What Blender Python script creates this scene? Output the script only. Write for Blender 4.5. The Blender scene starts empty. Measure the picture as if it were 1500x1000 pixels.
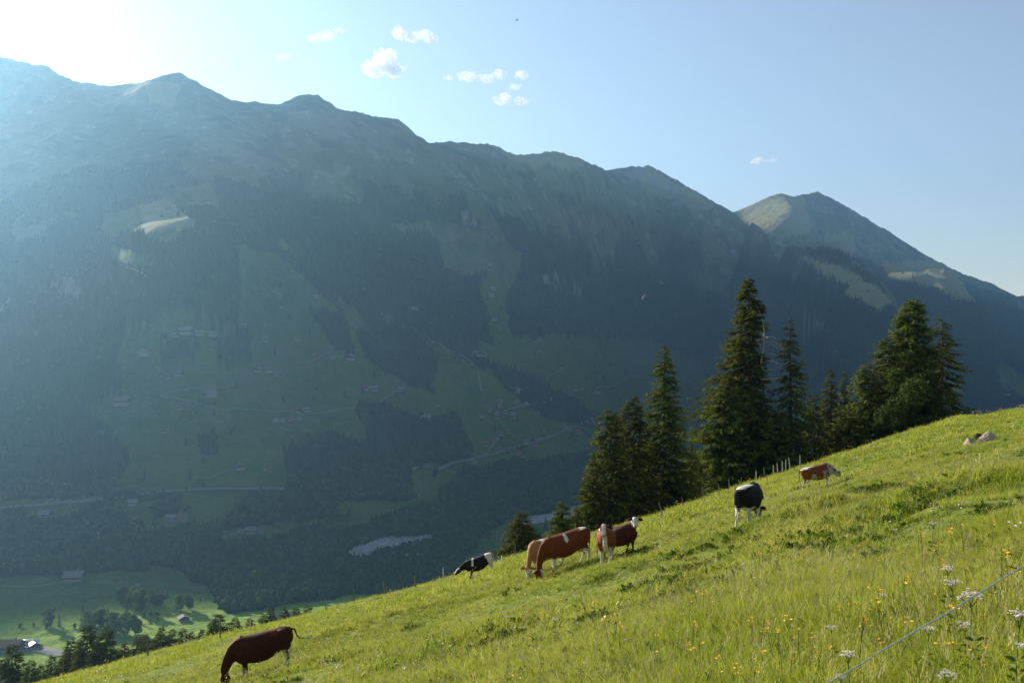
import bpy, bmesh, math, random
import numpy as np
from mathutils import Vector, Matrix, Euler

SC = bpy.context.scene
COL = SC.collection
random.seed(7)
RNG = np.random.default_rng(11)
rad = math.radians

# ------------------------------------------------------------------ camera
F = 1608.0                      # focal length in pixels of the 1500 px wide frame
cam_d = bpy.data.cameras.new('camera')
cam_d.sensor_width = 36.0
cam_d.lens = 36.0 * F / 1500.0
cam_d.clip_start = 0.2
cam_d.clip_end = 60000
cam = bpy.data.objects.new('camera', cam_d)
cam.rotation_euler = (rad(90), 0, 0)
COL.objects.link(cam)
SC.camera = cam

# ------------------------------------------------------------------ sun and sky
SUN_EL, SUN_AZ = rad(20.5), rad(-44.0)      # azimuth from +Y towards +X
S_DIR = Vector((math.sin(SUN_AZ) * math.cos(SUN_EL), math.cos(SUN_AZ) * math.cos(SUN_EL), math.sin(SUN_EL)))
world = bpy.data.worlds.new('World')
SC.world = world
world.use_nodes = True
wn = world.node_tree
sky = wn.nodes.new('ShaderNodeTexSky')
sky.sky_type = 'NISHITA'
sky.sun_disc = False
sky.sun_elevation = SUN_EL
sky.sun_rotation = SUN_AZ
sky.altitude = 1300
sky.air_density = 1.0
sky.dust_density = 0.8
sky.ozone_density = 1.0
bg = wn.nodes['Background']
bg.inputs['Strength'].default_value = 0.070
shs = wn.nodes.new('ShaderNodeHueSaturation'); shs.inputs['Saturation'].default_value = 0.78; shs.inputs['Value'].default_value = 1.04
wn.links.new(sky.outputs[0], shs.inputs['Color']); wn.links.new(shs.outputs[0], bg.inputs['Color'])
sun_d = bpy.data.lights.new('sun', 'SUN')
sun_d.energy = 5.0
sun_d.angle = rad(0.53)
sun_d.color = (1.0, 0.885, 0.69)
sun = bpy.data.objects.new('sun', sun_d)
sun.rotation_euler = S_DIR.to_track_quat('Z', 'Y').to_euler()
sun.location = (-60, 60, 60)
COL.objects.link(sun)
SC.view_settings.view_transform = 'Standard'
SC.view_settings.look = 'None'
SC.view_settings.exposure = 1.15
SC.view_settings.gamma = 1.0
SC.view_settings.use_curve_mapping = False
SC.render.engine = 'CYCLES'
SC.cycles.use_denoising = True
SC.cycles.max_bounces = 6
SC.cycles.diffuse_bounces = 3
SC.cycles.glossy_bounces = 1
SC.cycles.transmission_bounces = 4
SC.cycles.transparent_max_bounces = 8
SC.cycles.volume_bounces = 0
SC.cycles.caustics_reflective = False
SC.cycles.caustics_refractive = False
SC.render.film_transparent = False

# ------------------------------------------------------------------ helpers
def sm(a, b, x):
    t = np.clip((x - a) / (b - a), 0, 1)
    return t * t * (3 - 2 * t)

def _hash(ix, iy, seed):
    h = (ix.astype(np.int64) * 374761393 + iy.astype(np.int64) * 668265263 + seed * 974711) & 0xffffffff
    h = ((h ^ (h >> 13)) * 1274126177) & 0xffffffff
    h = h ^ (h >> 16)
    return (h & 0xffff) / 65535.0

def vnoise(x, y, seed=0):
    ix = np.floor(x); iy = np.floor(y)
    fx = x - ix; fy = y - iy
    fx = fx * fx * fx * (fx * (fx * 6 - 15) + 10); fy = fy * fy * fy * (fy * (fy * 6 - 15) + 10)
    a = _hash(ix, iy, seed); b = _hash(ix + 1, iy, seed)
    c = _hash(ix, iy + 1, seed); d = _hash(ix + 1, iy + 1, seed)
    return (a * (1 - fx) + b * fx) * (1 - fy) + (c * (1 - fx) + d * fx) * fy * 1.0

def fbm(x, y, octaves=4, seed=0, gain=0.5):
    s = 0; a = 1; n = 0
    for k in range(octaves):
        s = s + a * (vnoise(x, y, seed + k * 17) * 2 - 1); n += a
        x, y = 1.6 * x - 1.2 * y + 5.3, 1.2 * x + 1.6 * y - 3.1
        a *= gain
    return s / n

def ridged(x, y, octaves=4, seed=0, gain=0.5):
    s = 0; a = 1; n = 0
    for k in range(octaves):
        s = s + a * (1 - np.abs(vnoise(x, y, seed + k * 31) * 2 - 1) * 1.6); n += a
        x, y = 1.6 * x - 1.2 * y + 9.3, 1.2 * x + 1.6 * y - 1.7
        a *= gain
    return s / n

def seg_dist(X, Y, pts):
    """distance to a polyline, and parameter-interpolated third value"""
    best = np.full(np.shape(X), 1e9); val = np.zeros(np.shape(X))
    for (x0, y0, v0), (x1, y1, v1) in zip(pts[:-1], pts[1:]):
        dx, dy = x1 - x0, y1 - y0
        t = np.clip(((X - x0) * dx + (Y - y0) * dy) / (dx * dx + dy * dy + 1e-9), 0, 1)
        d = np.hypot(X - x0 - t * dx, Y - y0 - t * dy)
        m = d < best
        best = np.where(m, d, best); val = np.where(m, v0 + t * (v1 - v0), val)
    return best, val

def in_poly(px, py, poly):
    c = np.zeros(px.shape, bool)
    n = len(poly)
    for i in range(n):
        x0, y0 = poly[i]; x1, y1 = poly[(i + 1) % n]
        if y0 == y1: continue
        hit = ((y0 > py) != (y1 > py)) & (px < (x1 - x0) * (py - y0) / (y1 - y0) + x0)
        c ^= hit
    return c

def at(px, py, Y):
    return ((px - 750) / F * Y, Y, (500 - py) / F * Y)

def tag(o, label=None, cat=None, group=None, kind=None):
    if label: o['label'] = label
    if cat: o['category'] = cat
    if group: o['group'] = group
    if kind: o['kind'] = kind
    return o

def empty(name, loc=(0, 0, 0), rz=0.0, label=None, cat=None, group=None):
    o = bpy.data.objects.new(name, None)
    o.location = loc; o.rotation_euler = (0, 0, rz)
    o.empty_display_size = 0.3
    COL.objects.link(o)
    return tag(o, label, cat, group)

def mesh_np(name, verts, faces, smooth=True):
    """verts (n,3), faces (m,3|4) arrays -> mesh"""
    me = bpy.data.meshes.new(name)
    verts = np.ascontiguousarray(verts, np.float32); faces = np.ascontiguousarray(faces, np.int32)
    k = faces.shape[1]
    me.vertices.add(len(verts)); me.vertices.foreach_set('co', verts.ravel())
    me.loops.add(faces.size); me.loops.foreach_set('vertex_index', faces.ravel())
    me.polygons.add(len(faces)); me.polygons.foreach_set('loop_start', np.arange(0, faces.size, k, dtype=np.int32))
    try:
        me.polygons.foreach_set('loop_total', np.full(len(faces), k, np.int32))
    except Exception:
        pass
    if smooth:
        me.polygons.foreach_set('use_smooth', np.ones(len(faces), bool))
    me.update(calc_edges=True)
    return me

def attr(me, name, vals, kind='FLOAT'):
    a = me.attributes.new(name, kind, 'POINT')
    vals = np.ascontiguousarray(vals, np.float32)
    a.data.foreach_set({'FLOAT': 'value', 'FLOAT_COLOR': 'color', 'FLOAT_VECTOR': 'vector'}[kind], vals.ravel())

def obj(name, me, mat=None, parent=None, loc=None):
    o = bpy.data.objects.new(name, me)
    if mat is not None and len(me.materials) == 0: me.materials.append(mat)
    if parent is not None: o.parent = parent
    if loc is not None: o.location = loc
    COL.objects.link(o)
    return o

class MB:
    """small mesh builder"""
    def __init__(s): s.v = []; s.f = []; s.mi = []; s.m = 0
    def add(s, vs, fs):
        b = len(s.v); s.v += [tuple(v) for v in vs]; s.f += [tuple(i + b for i in f) for f in fs]
        s.mi += [s.m] * len(fs)
    def box(s, c, d, rz=0.0):
        cx, cy, cz = c; x, y, z = d[0] / 2, d[1] / 2, d[2] / 2
        ca, sa = math.cos(rz), math.sin(rz)
        vs = []
        for k in (-z, z):
            for (a, b) in ((-x, -y), (x, -y), (x, y), (-x, y)):
                vs.append((cx + a * ca - b * sa, cy + a * sa + b * ca, cz + k))
        s.add(vs, [(0, 3, 2, 1), (4, 5, 6, 7), (0, 1, 5, 4), (1, 2, 6, 5), (2, 3, 7, 6), (3, 0, 4, 7)])
    def tube(s, pts, rs, n=6, cap=True):
        pts = [Vector(p) for p in pts]
        if not hasattr(rs, '__len__'): rs = [rs] * len(pts)
        vs = []; fs = []
        for i, p in enumerate(pts):
            d = (pts[min(i + 1, len(pts) - 1)] - pts[max(i - 1, 0)]).normalized()
            u = d.cross(Vector((0.12, 0.3, 1)) if abs(d.z) < 0.9 else Vector((1, 0.1, 0))).normalized(); w = d.cross(u)
            for k in range(n):
                a = 2 * math.pi * k / n
                vs.append(p + (u * math.cos(a) + w * math.sin(a)) * rs[i])
        for i in range(len(pts) - 1):
            for k in range(n):
                fs.append((i * n + k, i * n + (k + 1) % n, (i + 1) * n + (k + 1) % n, (i + 1) * n + k))
        if cap:
            fs.append(tuple(range(n - 1, -1, -1))); fs.append(tuple((len(pts) - 1) * n + k for k in range(n)))
        s.add(vs, fs)
    def mesh(s, name, mats=(), smooth=False):
        me = bpy.data.meshes.new(name)
        me.from_pydata(s.v, [], s.f)
        for m in mats: me.materials.append(m)
        if len(mats) > 1: me.polygons.foreach_set('material_index', s.mi)
        if smooth: me.polygons.foreach_set('use_smooth', [True] * len(s.f))
        me.update()
        return me
    def build(s, name, mat, parent=None, smooth=False, loc=None):
        return obj(name, s.mesh(name, [mat], smooth), None, parent, loc)

def nodes_of(name):
    m = bpy.data.materials.new(name); m.use_nodes = True
    nt = m.node_tree; nt.nodes.clear()
    return m, nt, nt.nodes, nt.links

def simple_mat(name, color, rough=0.8, var=0.15, scale=3.0, spec=0.2, bump=0.0):
    m, nt, N, L = nodes_of(name)
    out = N.new('ShaderNodeOutputMaterial'); p = N.new('ShaderNodeBsdfPrincipled')
    tc = N.new('ShaderNodeTexCoord'); no = N.new('ShaderNodeTexNoise'); no.inputs['Scale'].default_value = scale
    no.inputs['Detail'].default_value = 4
    mx = N.new('ShaderNodeMix'); mx.data_type = 'RGBA'
    mx.inputs[6].default_value = tuple(c * (1 - var) for c in color) + (1,)
    mx.inputs[7].default_value = tuple(min(1, c * (1 + var)) for c in color) + (1,)
    L.new(tc.outputs['Object'], no.inputs['Vector']); L.new(no.outputs['Fac'], mx.inputs[0])
    L.new(mx.outputs[2], p.inputs['Base Color'])
    p.inputs['Roughness'].default_value = rough
    p.inputs['Specular IOR Level'].default_value = spec
    if bump:
        b = N.new('ShaderNodeBump'); b.inputs['Strength'].default_value = bump; b.inputs['Distance'].default_value = 0.02
        L.new(no.outputs['Fac'], b.inputs['Height']); L.new(b.outputs[0], p.inputs['Normal'])
    L.new(p.outputs[0], out.inputs[0])
    return m
# ------------------------------------------------------------------ terrain
# near hillside: a plane falling to the left and away, bulging over at ~95 m
CREST_DEV = np.array([(-400, 0), (60, -14), (200, -11), (350, -5), (510, 1), (650, 6), (770, 1), (880, 2), (960, 2), (1080, -5),
                      (1180, -6), (1280, -12), (1340, -15), (1400, -16), (1450, -7), (1500, 1), (1650, 14), (2200, 14)], float)
KQ = 3.2 / 95.0 ** 2
def near_smooth(X, Y):
    Yp = np.maximum(Y, 0)
    a = -(1.7 + 1.5 * sm(2, 30, Yp))
    z = a - 0.129 * Y + 0.288 * X
    z = z - np.where(Yp < 200, KQ * Yp ** 2, KQ * 200 ** 2 + 2 * KQ * 200 * (Yp - 200))
    px = 750 + F * X / np.maximum(Y, 1.0)
    dev = np.interp(px, CREST_DEV[:, 0], CREST_DEV[:, 1])
    z = z - dev / F * Yp * sm(25, 75, Yp) * (1 - sm(300, 500, Yp))
    return z

TRACK = [(at(300, 965, 62)), (at(430, 925, 66)), (at(520, 895, 70)), (at(600, 868, 76)), (at(690, 843, 80)), (at(800, 818, 84))]
TRACK = [(p[0], p[1], 0) for p in TRACK]
MOUNDS = []   # (X, Y, radius across, radius along, height)
def _m(px, Y, rx, ry, h): MOUNDS.append(((px - 750) / F * Y, Y, rx, ry, h))
_m(905, 31.5, 1.6, 0.8, 0.28); _m(1205, 31, 1.4, 0.9, 0.45); _m(1270, 24, 2.2, 1.6, 0.35)
_m(1150, 33, 2.0, 1.2, 0.30); _m(1330, 19, 1.2, 1.0, 0.30); _m(1420, 22, 2.0, 1.4, 0.35); _m(1310, 29, 2.5, 1.6, 0.4)
_m(700, 24, 2.5, 1.0, 0.18); _m(1010, 22, 2.0, 1.0, 0.22); _m(560, 40, 3, 1.2, 0.25); _m(1020, 52, 2.2, 1.0, 0.3)

def near_h(X, Y):
    z = near_smooth(X, Y)
    fade = 1 - sm(150, 260, np.hypot(X, Y))
    z = z + fade * (0.16 * fbm(X / 5.0, Y / 5.0, 3, 5) + 0.05 * fbm(X / 0.9, Y / 0.9, 2, 9)) * sm(1.5, 8, Y + 0 * X)
    # cattle terracettes following the contour
    u = (-0.129 * Y + 0.288 * X)
    tr = np.sin((u + 0.8 * fbm(X / 11, Y / 11, 2, 3)) * 4.2)
    z = z + fade * 0.07 * np.clip(tr * 1.7, -1, 1) * sm(0.0, 0.5, vnoise(X / 9, Y / 14, 41) - 0.25)
    d, _ = seg_dist(X, Y, TRACK)
    z = z - 0.30 * np.exp(-(d / 0.7) ** 2) * (0.55 + 0.45 * vnoise(X / 1.5, Y / 1.5, 8))
    for (mx, my, rx, ry, h) in MOUNDS:
        z = z + h * np.exp(-((X - mx) / rx) ** 2 - ((Y - my) / ry) ** 2)
    return z

# far relief: thin plate surface through sighted points
SIGHT = {
 -900: [(900, 1150), (700, 1900), (400, 2400), (150, 2900)],
 -600: [(930, 1150), (760, 1800), (500, 2300), (260, 2950)],
 -280: [(985, 1150), (860, 1400), (775, 1750), (640, 2100), (440, 2450), (270, 2950)],
 -100: [(985, 1150), (860, 1400), (775, 1750), (640, 2080), (420, 2460), (230, 3060), (165, 3270)],
 0: [(988, 1100), (958, 1160), (915, 1260), (860, 1400), (805, 1620), (745, 1850), (650, 2040), (500, 2330), (350, 2660), (230, 3040), (160, 3240)],
 130: [(950, 1170), (905, 1290), (847, 1410), (800, 1640), (738, 1870), (640, 2080), (560, 2230), (450, 2430), (330, 2680), (240, 3020), (180, 3220)],
 245: [(940, 1180), (900, 1300), (845, 1500), (800, 1660), (730, 1890), (650, 2050), (550, 2160), (480, 2210), (400, 2250), (348, 2270)],
 213: [(337, 2310), (302, 2560), (270, 2700), (200, 3050)], 250: [(338, 2290), (318, 2430), (299, 2600), (283, 2680), (200, 3070)], 285: [(326, 2350), (303, 2560), (220, 3000)],
 400: [(925, 1200), (880, 1370), (829, 1660), (775, 1850), (715, 1950), (640, 2110), (560, 2330), (480, 2520), (400, 2720), (300, 2950), (215, 3180)],
 520: [(860, 1450), (815, 1730), (760, 1900), (700, 2080), (610, 2360), (500, 2680), (400, 2860), (300, 3080), (220, 3320)],
 620: [(850, 1500), (790, 1870), (745, 2100), (690, 2450), (640, 2580), (560, 2780), (480, 2950), (380, 3150), (280, 3420)],
 740: [(850, 1500), (765, 2060), (730, 2280), (685, 2700), (605, 2980), (540, 3130), (460, 3300), (380, 3470), (290, 3740)],
 860: [(850, 1450), (752, 2160), (715, 2450), (660, 3050), (640, 3450), (580, 3700), (500, 3980), (420, 4230), (330, 4560)],
 980: [(850, 1300), (740, 2200), (660, 3000), (620, 4150), (560, 4500), (480, 4750), (400, 4930), (320, 5130)],
 1060: [(740, 2200), (660, 3000), (605, 4500), (540, 4850), (450, 5100), (370, 5330)],
 1120: [(740, 2200), (660, 3000), (600, 4350), (520, 4700), (450, 4900), (375, 5040)],
 1180: [(740, 2200), (660, 3000), (600, 3648), (530, 3876), (450, 4013), (402, 4077)],
 1240: [(740, 2200), (670, 2800), (600, 3329), (530, 3493), (460, 3602), (420, 3676), (430, 4700), (440, 5000), (405, 5500)],
 1300: [(740, 2200), (680, 2700), (590, 3329), (520, 3556), (470, 3658), (452, 3684), (480, 4600), (470, 5000), (424, 5080), (404, 5280)],
 1400: [(740, 2200), (640, 3100), (600, 3700), (565, 4000), (545, 4600), (530, 4780), (465, 4980), (440, 5150), (428, 5380)],
 1480: [(700, 2400), (640, 3100), (600, 3900), (588, 4600), (578, 5100), (530, 5450), (470, 5800), (440, 6100)],
 1650: [(700, 2400), (640, 3100), (600, 3900), (585, 5000), (570, 5600), (510, 6200)],
 1950: [(660, 2800), (600, 4000), (575, 5500), (540, 6200)],
}
CREST = [(-2600, 60, 3110), (-1500, 70, 3250), (-1000, 90, 3350), (-700, 104, 3400), (-560, 116, 3420), (-420, 136, 3440), (-330, 152, 3440), (-260, 160, 3440), (-190, 135, 3430), (-120, 132, 3430), (-60, 106, 3430),  # unseen crest left of the frame, heights shaped to shade the valley
         (0, 82, 3400), (30, 90, 3400), (70, 98, 3395), (85, 109, 3395), (120, 121, 3390), (160, 125, 3400), (200, 124, 3380), (235, 110, 3350),
         (265, 106, 3360), (290, 118, 3370), (340, 147, 3390), (405, 152, 3430), (440, 140, 3470), (465, 138, 3500), (500, 160, 3530),
         (555, 172, 3600), (583, 175, 3640), (610, 203, 3700), (625, 208, 3740), (655, 207, 3820), (720, 212, 3980), (755, 226, 4080),
         (800, 222, 4200), (818, 222, 4320), (850, 232, 4600), (888, 250, 4900), (925, 243, 5090), (950, 243, 5200), (975, 255, 5300),
         (1010, 275, 5380), (1060, 303, 5600)]
SPUR = [(1060, 303, 5600), (1110, 335, 4950), (1150, 362, 4480), (1180, 381, 4170), (1240, 402, 3880), (1300, 438, 3810), (1345, 488, 3850), (1400, 545, 4000), (1490, 586, 4300), (1600, 592, 4400)]
CREST2 = [(980, 330, 6500), (1066, 303, 6350), (1110, 290, 6400), (1140, 283, 6450), (1165, 287, 6500), (1195, 280, 6560), (1215, 289, 6600), (1245, 305, 6650),
          (1300, 338, 6750), (1350, 370, 6820), (1400, 396, 6900), (1440, 411, 6950), (1500, 429, 7050), (1600, 462, 7100), (1750, 485, 7200), (2100, 500, 7200)]
SLOPE2 = [(1195, 350, 6250), (1195, 410, 5750), (1250, 350, 6450), (1300, 365, 6500), (1140, 340, 6100), (1110, 345, 6000), (1400, 425, 6500), (1500, 465, 6500),
          (1165, 300, 6480), (1165, 340, 6200), (1600, 500, 6600)]
def w3(lst): return [at(*p) for p in lst]
CW, SW, CW2 = w3(CREST), w3(SPUR), w3(CREST2)
_ctl = []
for _px, _l in SIGHT.items():
    for _py, _Y in _l: _ctl.append(at(_px, _py, _Y))
CR_H = 26.0
for p in CW[::1]: _ctl.append((p[0], p[1], p[2] - CR_H)); 
for p in CW: _ctl.append((p[0] * 1.045, p[1] * 1.045, p[2] - 110))
for p in CW[::2]: _ctl.append((p[0] * 1.16, p[1] * 1.16, p[2] - 330))
for p in CW2: _ctl.append((p[0] * 1.03, p[1] * 1.03, p[2] - 120))
for p in CW2: _ctl.append((p[0], p[1], p[2] - CR_H)); _ctl.append((p[0] * 1.1, p[1] * 1.1, p[2] - 300))
_ctl += w3(SLOPE2)
for p in SW[1:]: _ctl.append((p[0], p[1], p[2] - 6))
for p in SW[2:-1]: _ctl.append((p[0] + 230, p[1] + 230, p[2] - 150))
for _Y in (320, 480, 700):
    for _px in (-900, -300, 0, 300, 600, 900, 1200, 1600, 2400):
        _X = (_px - 750) / F * _Y
        _ctl.append((_X, _Y, float(near_smooth(np.array(_X), np.array(float(_Y)))) - (0.06 * (_Y - 480) if _Y > 480 else 0)))
_c = np.array(_ctl, float)
# drop near-duplicates
_keep = []
for i in range(len(_c)):
    if all(np.hypot(_c[i, 0] - _c[j, 0], _c[i, 1] - _c[j, 1]) > 45 for j in _keep): _keep.append(i)
_c = _c[_keep]
def _U(r2): return np.where(r2 > 0, 0.5 * r2 * np.log(r2 + 1e-12), 0)
_cx, _cy, _cz = _c[:, 0] / 1000, _c[:, 1] / 1000, _c[:, 2]
_n = len(_c)
_K = _U((_cx[:, None] - _cx) ** 2 + (_cy[:, None] - _cy) ** 2) + np.eye(_n) * 0.0006
_P = np.stack([np.ones(_n), _cx, _cy], 1)
_A = np.zeros((_n + 3, _n + 3)); _A[:_n, :_n] = _K; _A[:_n, _n:] = _P; _A[_n:, :_n] = _P.T
_w = np.linalg.solve(_A, np.concatenate([_cz, [0, 0, 0]]))
def tps(X, Y):
    sh = X.shape; x = X.ravel() / 1000; y = Y.ravel() / 1000
    out = np.empty(x.size)
    for s in range(0, x.size, 20000):
        a = x[s:s + 20000]; b = y[s:s + 20000]
        r2 = (a[:, None] - _cx) ** 2 + (b[:, None] - _cy) ** 2
        out[s:s + 20000] = _U(r2) @ _w[:_n] + _w[_n] + _w[_n + 1] * a + _w[_n + 2] * b
    return out.reshape(sh)

SPURS = [  # lesser spurs running down the opposite face: sighted points, height, width
 ([(265, 106, 3360), (330, 200, 3150), (380, 300, 2900), (430, 410, 2700), (500, 458, 2590), (560, 545, 2420), (690, 606, 2560), (724, 645, 2600)], 55, 110),
 ([(465, 138, 3500), (520, 250, 3250), (590, 340, 3090), (640, 440, 3010), (700, 530, 2990), (800, 590, 3250)], 55, 120),
 ([(583, 175, 3640), (640, 270, 3500), (720, 350, 3500), (780, 420, 3480), (900, 500, 3800)], 55, 130),
 ([(110, 120, 3280), (60, 240, 2900), (110, 360, 2600), (160, 470, 2400)], 45, 110),
 ([(755, 226, 4080), (860, 330, 4080), (960, 420, 4400)], 50, 130),
 ([(950, 243, 4640), (1000, 300, 5200), (1080, 380, 5200), (1130, 460, 4700)], 45, 130),
 ([(1140, 283, 6450), (1160, 340, 6150), (1210, 400, 5700)], 60, 140),
 ([(1195, 280, 6560), (1240, 330, 6450), (1300, 380, 5900), (1370, 412, 5560), (1425, 455, 5350)], 55, 150),
]
SHOULDERS = [  # gentler shoulders that catch the evening sun: sighted centre, half sizes, gradients
 (262, 320, 2300, 140, 175, 0.20, 0.22), (1120, 316, 6150, 260, 320, 0.42, 0.34), (1232, 352, 6150, 70, 120, 0.2, 0.3),
 (1252, 414, 3760, 110, 130, 0.06, 0.26), (1205, 394, 3950, 90, 120, 0.06, 0.26), (1375, 414, 5120, 190, 230, 0.16, 0.24), (1422, 446, 5040, 90, 130, 0.0, 0.26),
 (1325, 402, 5240, 120, 120, 0.12, 0.24), (1000, 287, 5000, 90, 150, 0.1, 0.36),
]
def far_h(X, Y):
    z = tps(X, Y)
    zb = z.copy()
    knoll = np.minimum(1, np.hypot((X + 740) / 260, (Y - 2400) / 260) ** 4)
    d1, c1 = seg_dist(X, Y, CW); d2, c2 = seg_dist(X, Y, CW2); d3, _ = seg_dist(X, Y, SW)
    dc = np.minimum(np.minimum(d1, d2), d3)
    rug = sm(-300, 60, zb)
    wx = X + 90 * fbm(X / 420, Y / 420, 2, 61); wy = Y + 90 * fbm(X / 420, Y / 420, 2, 67)
    z = z + rug * knoll * ((6 + 44 * sm(0, 420, dc)) * (ridged(wx / 520, wy / 520, 5, 71) - 0.35) * 1.15 + (6 + 20 * sm(0, 200, dc)) * (ridged(wx / 150, wy / 150, 4, 75) - 0.35))
    z = z + rug * 8 * fbm(X / 55, Y / 70, 3, 73) * (0.5 + 0.5 * sm(0, 200, dc))
    for pts, h, wd in SPURS:
        d, _ = seg_dist(X, Y, w3(pts))
        z = z + h * np.exp(-(d / wd) ** 1.3) * (0.25 + 0.75 * sm(0, 350, np.minimum(d1, d2))) * (0.6 + 0.4 * rug) - h * 0.35 * np.exp(-((d - 2.1 * wd) / wd) ** 2) * rug * sm(0, 350, np.minimum(d1, d2))
    z = z + 6 * np.exp(-d3 / 80)
    for d, cz, wd in ((d1, c1, 110), (d2, c2, 140)):   # the crest line itself, with a sharp edge and small notches
        w = np.exp(-(d / wd) ** 2)
        notch = 7 * (ridged(X / 55, Y / 55, 3, 211) - 0.4)
        z = z * (1 - w) + w * (cz - 0.62 * d + notch)
    # nothing of the range stands above its crest
    pxx = 750 + F * X / np.maximum(Y, 1)
    cap = (504 - np.interp(pxx, [q[0] for q in CREST[:-1]] + [1060, 1110, 1200, 1240, 1300, 1400, 1500, 1700], [q[1] for q in CREST[:-1]] + [303, 335, 386, 402, 438, 470, 480, 480])) / F * Y
    z = np.where((Y < 5650) & (pxx > -3000) & (pxx < 1180), np.minimum(z, cap), z)
    z = z + 5 * fbm(X / 45, Y / 45, 2, 79) * np.exp(-dc / 60)
    for (px, py, Yc, rx, ry, gx, gy) in SHOULDERS:
        c = at(px, py, Yc); dx = X - c[0]; dy = Y - c[1]
        w = np.exp(-((dx / rx) ** 2 + (dy / ry) ** 2) ** 2)
        z = z * (1 - w) + w * (c[2] + gx * dx + gy * dy + 3 * fbm(X / 60, Y / 60, 3, 97))
    # valley floor: terraces and river hummocks
    fl = 1 - rug
    z = z + fl * 3.0 * fbm(X / 130, Y / 130, 3, 83)
    z = np.maximum(z, -342 + 1.5 * fbm(X / 60, Y / 60, 2, 89) + 0.0 * z)
    return z

def H(X, Y):
    X = np.asarray(X, float); Y = np.asarray(Y, float)
    sh = X.shape; X = np.atleast_1d(X); Y = np.atleast_1d(Y)
    R = np.hypot(X, Y)
    w = sm(330, 620, R) * (Y > 0)
    z = np.zeros(X.shape)
    a = w < 1; z[a] = near_h(X[a], Y[a]) * (1 - w[a])
    b = w > 0
    if b.any(): z[b] += far_h(X[b], Y[b]) * w[b]
    return z.reshape(sh)

def ray_hit(px, py, Y0=600.0, Y1=8000.0):
    """where the sight line through a pixel meets the far terrain"""
    Ys = np.geomspace(Y0, Y1, 900)
    X = (px - 750) / F * Ys; zr = (500 - py) / F * Ys
    zt = H(X, Ys)
    k = np.nonzero(zt > zr)[0]
    if len(k) == 0 or k[0] == 0: return None
    i = k[0]
    a, b = Ys[i - 1], Ys[i]
    for _ in range(12):
        m = (a + b) / 2
        if H(np.array([(px - 750) / F * m]), np.array([m]))[0] > (500 - py) / F * m: b = m
        else: a = m
    return Vector(((px - 750) / F * b, b, float(H(np.array([(px - 750) / F * b]), np.array([b]))[0])))

# ---- ground cover map of the valley, in sighted outlines
MEADOW = [
 [(190, 470), (270, 455), (345, 480), (355, 395), (430, 400), (500, 455), (560, 500), (600, 560), (650, 600), (700, 640), (755, 682), (700, 690), (690, 650), (620, 612),
  (575, 600), (530, 590), (520, 650), (480, 650), (430, 680), (417, 730), (165, 728), (190, 660), (125, 600), (140, 570), (190, 570), (170, 530)],
 [(640, 500), (700, 540), (760, 580), (860, 620), (890, 640), (875, 662), (790, 672), (740, 690), (640, 705), (620, 690), (690, 668), (683, 605), (638, 580)],
 [(570, 330), (640, 322), (720, 345), (770, 370), (765, 400), (745, 440), (740, 480), (722, 470), (725, 450), (700, 425), (718, 402), (655, 398), (640, 352)],
 [(820, 490), (960, 500), (1050, 540), (1030, 620), (890, 612), (800, 565), (745, 505)],
 [(600, 690), (650, 690), (655, 715), (620, 740), (560, 760), (490, 752), (500, 738), (590, 735)],
 [(330, 775), (400, 768), (490, 757), (440, 780), (380, 795), (320, 800)], [(165, 735), (400, 722), (350, 745), (330, 770), (215, 790), (180, 765)],
 [(0, 852), (60, 846), (130, 848), (230, 835), (262, 838), (305, 872), (330, 898), (400, 890), (510, 870), (560, 872), (560, 900), (300, 1000), (0, 1010)],
 [(660, 832), (700, 800), (745, 765), (880, 770), (880, 830), (700, 855)],
 [(200, 300), (250, 285), (285, 325), (250, 360), (200, 345), (150, 350), (150, 310)], [(110, 380), (170, 360), (230, 385), (190, 410), (120, 400)],
 [(360, 380), (400, 370), (450, 410), (500, 455), (480, 465), (420, 440)], [(590, 475), (620, 495), (690, 540), (680, 550), (620, 505)],
 [(1160, 372), (1240, 392), (1310, 440), (1290, 450), (1200, 400)], [(1290, 395), (1390, 390), (1440, 455), (1420, 470), (1370, 420), (1300, 410)], [(1290, 330), (1500, 330), (1500, 430), (1440, 425), (1380, 395), (1290, 392)],
 [(1000, 400), (1060, 410), (1070, 440), (1010, 430)], [(1420, 520), (1500, 545), (1500, 575), (1430, 560)],
]
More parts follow.
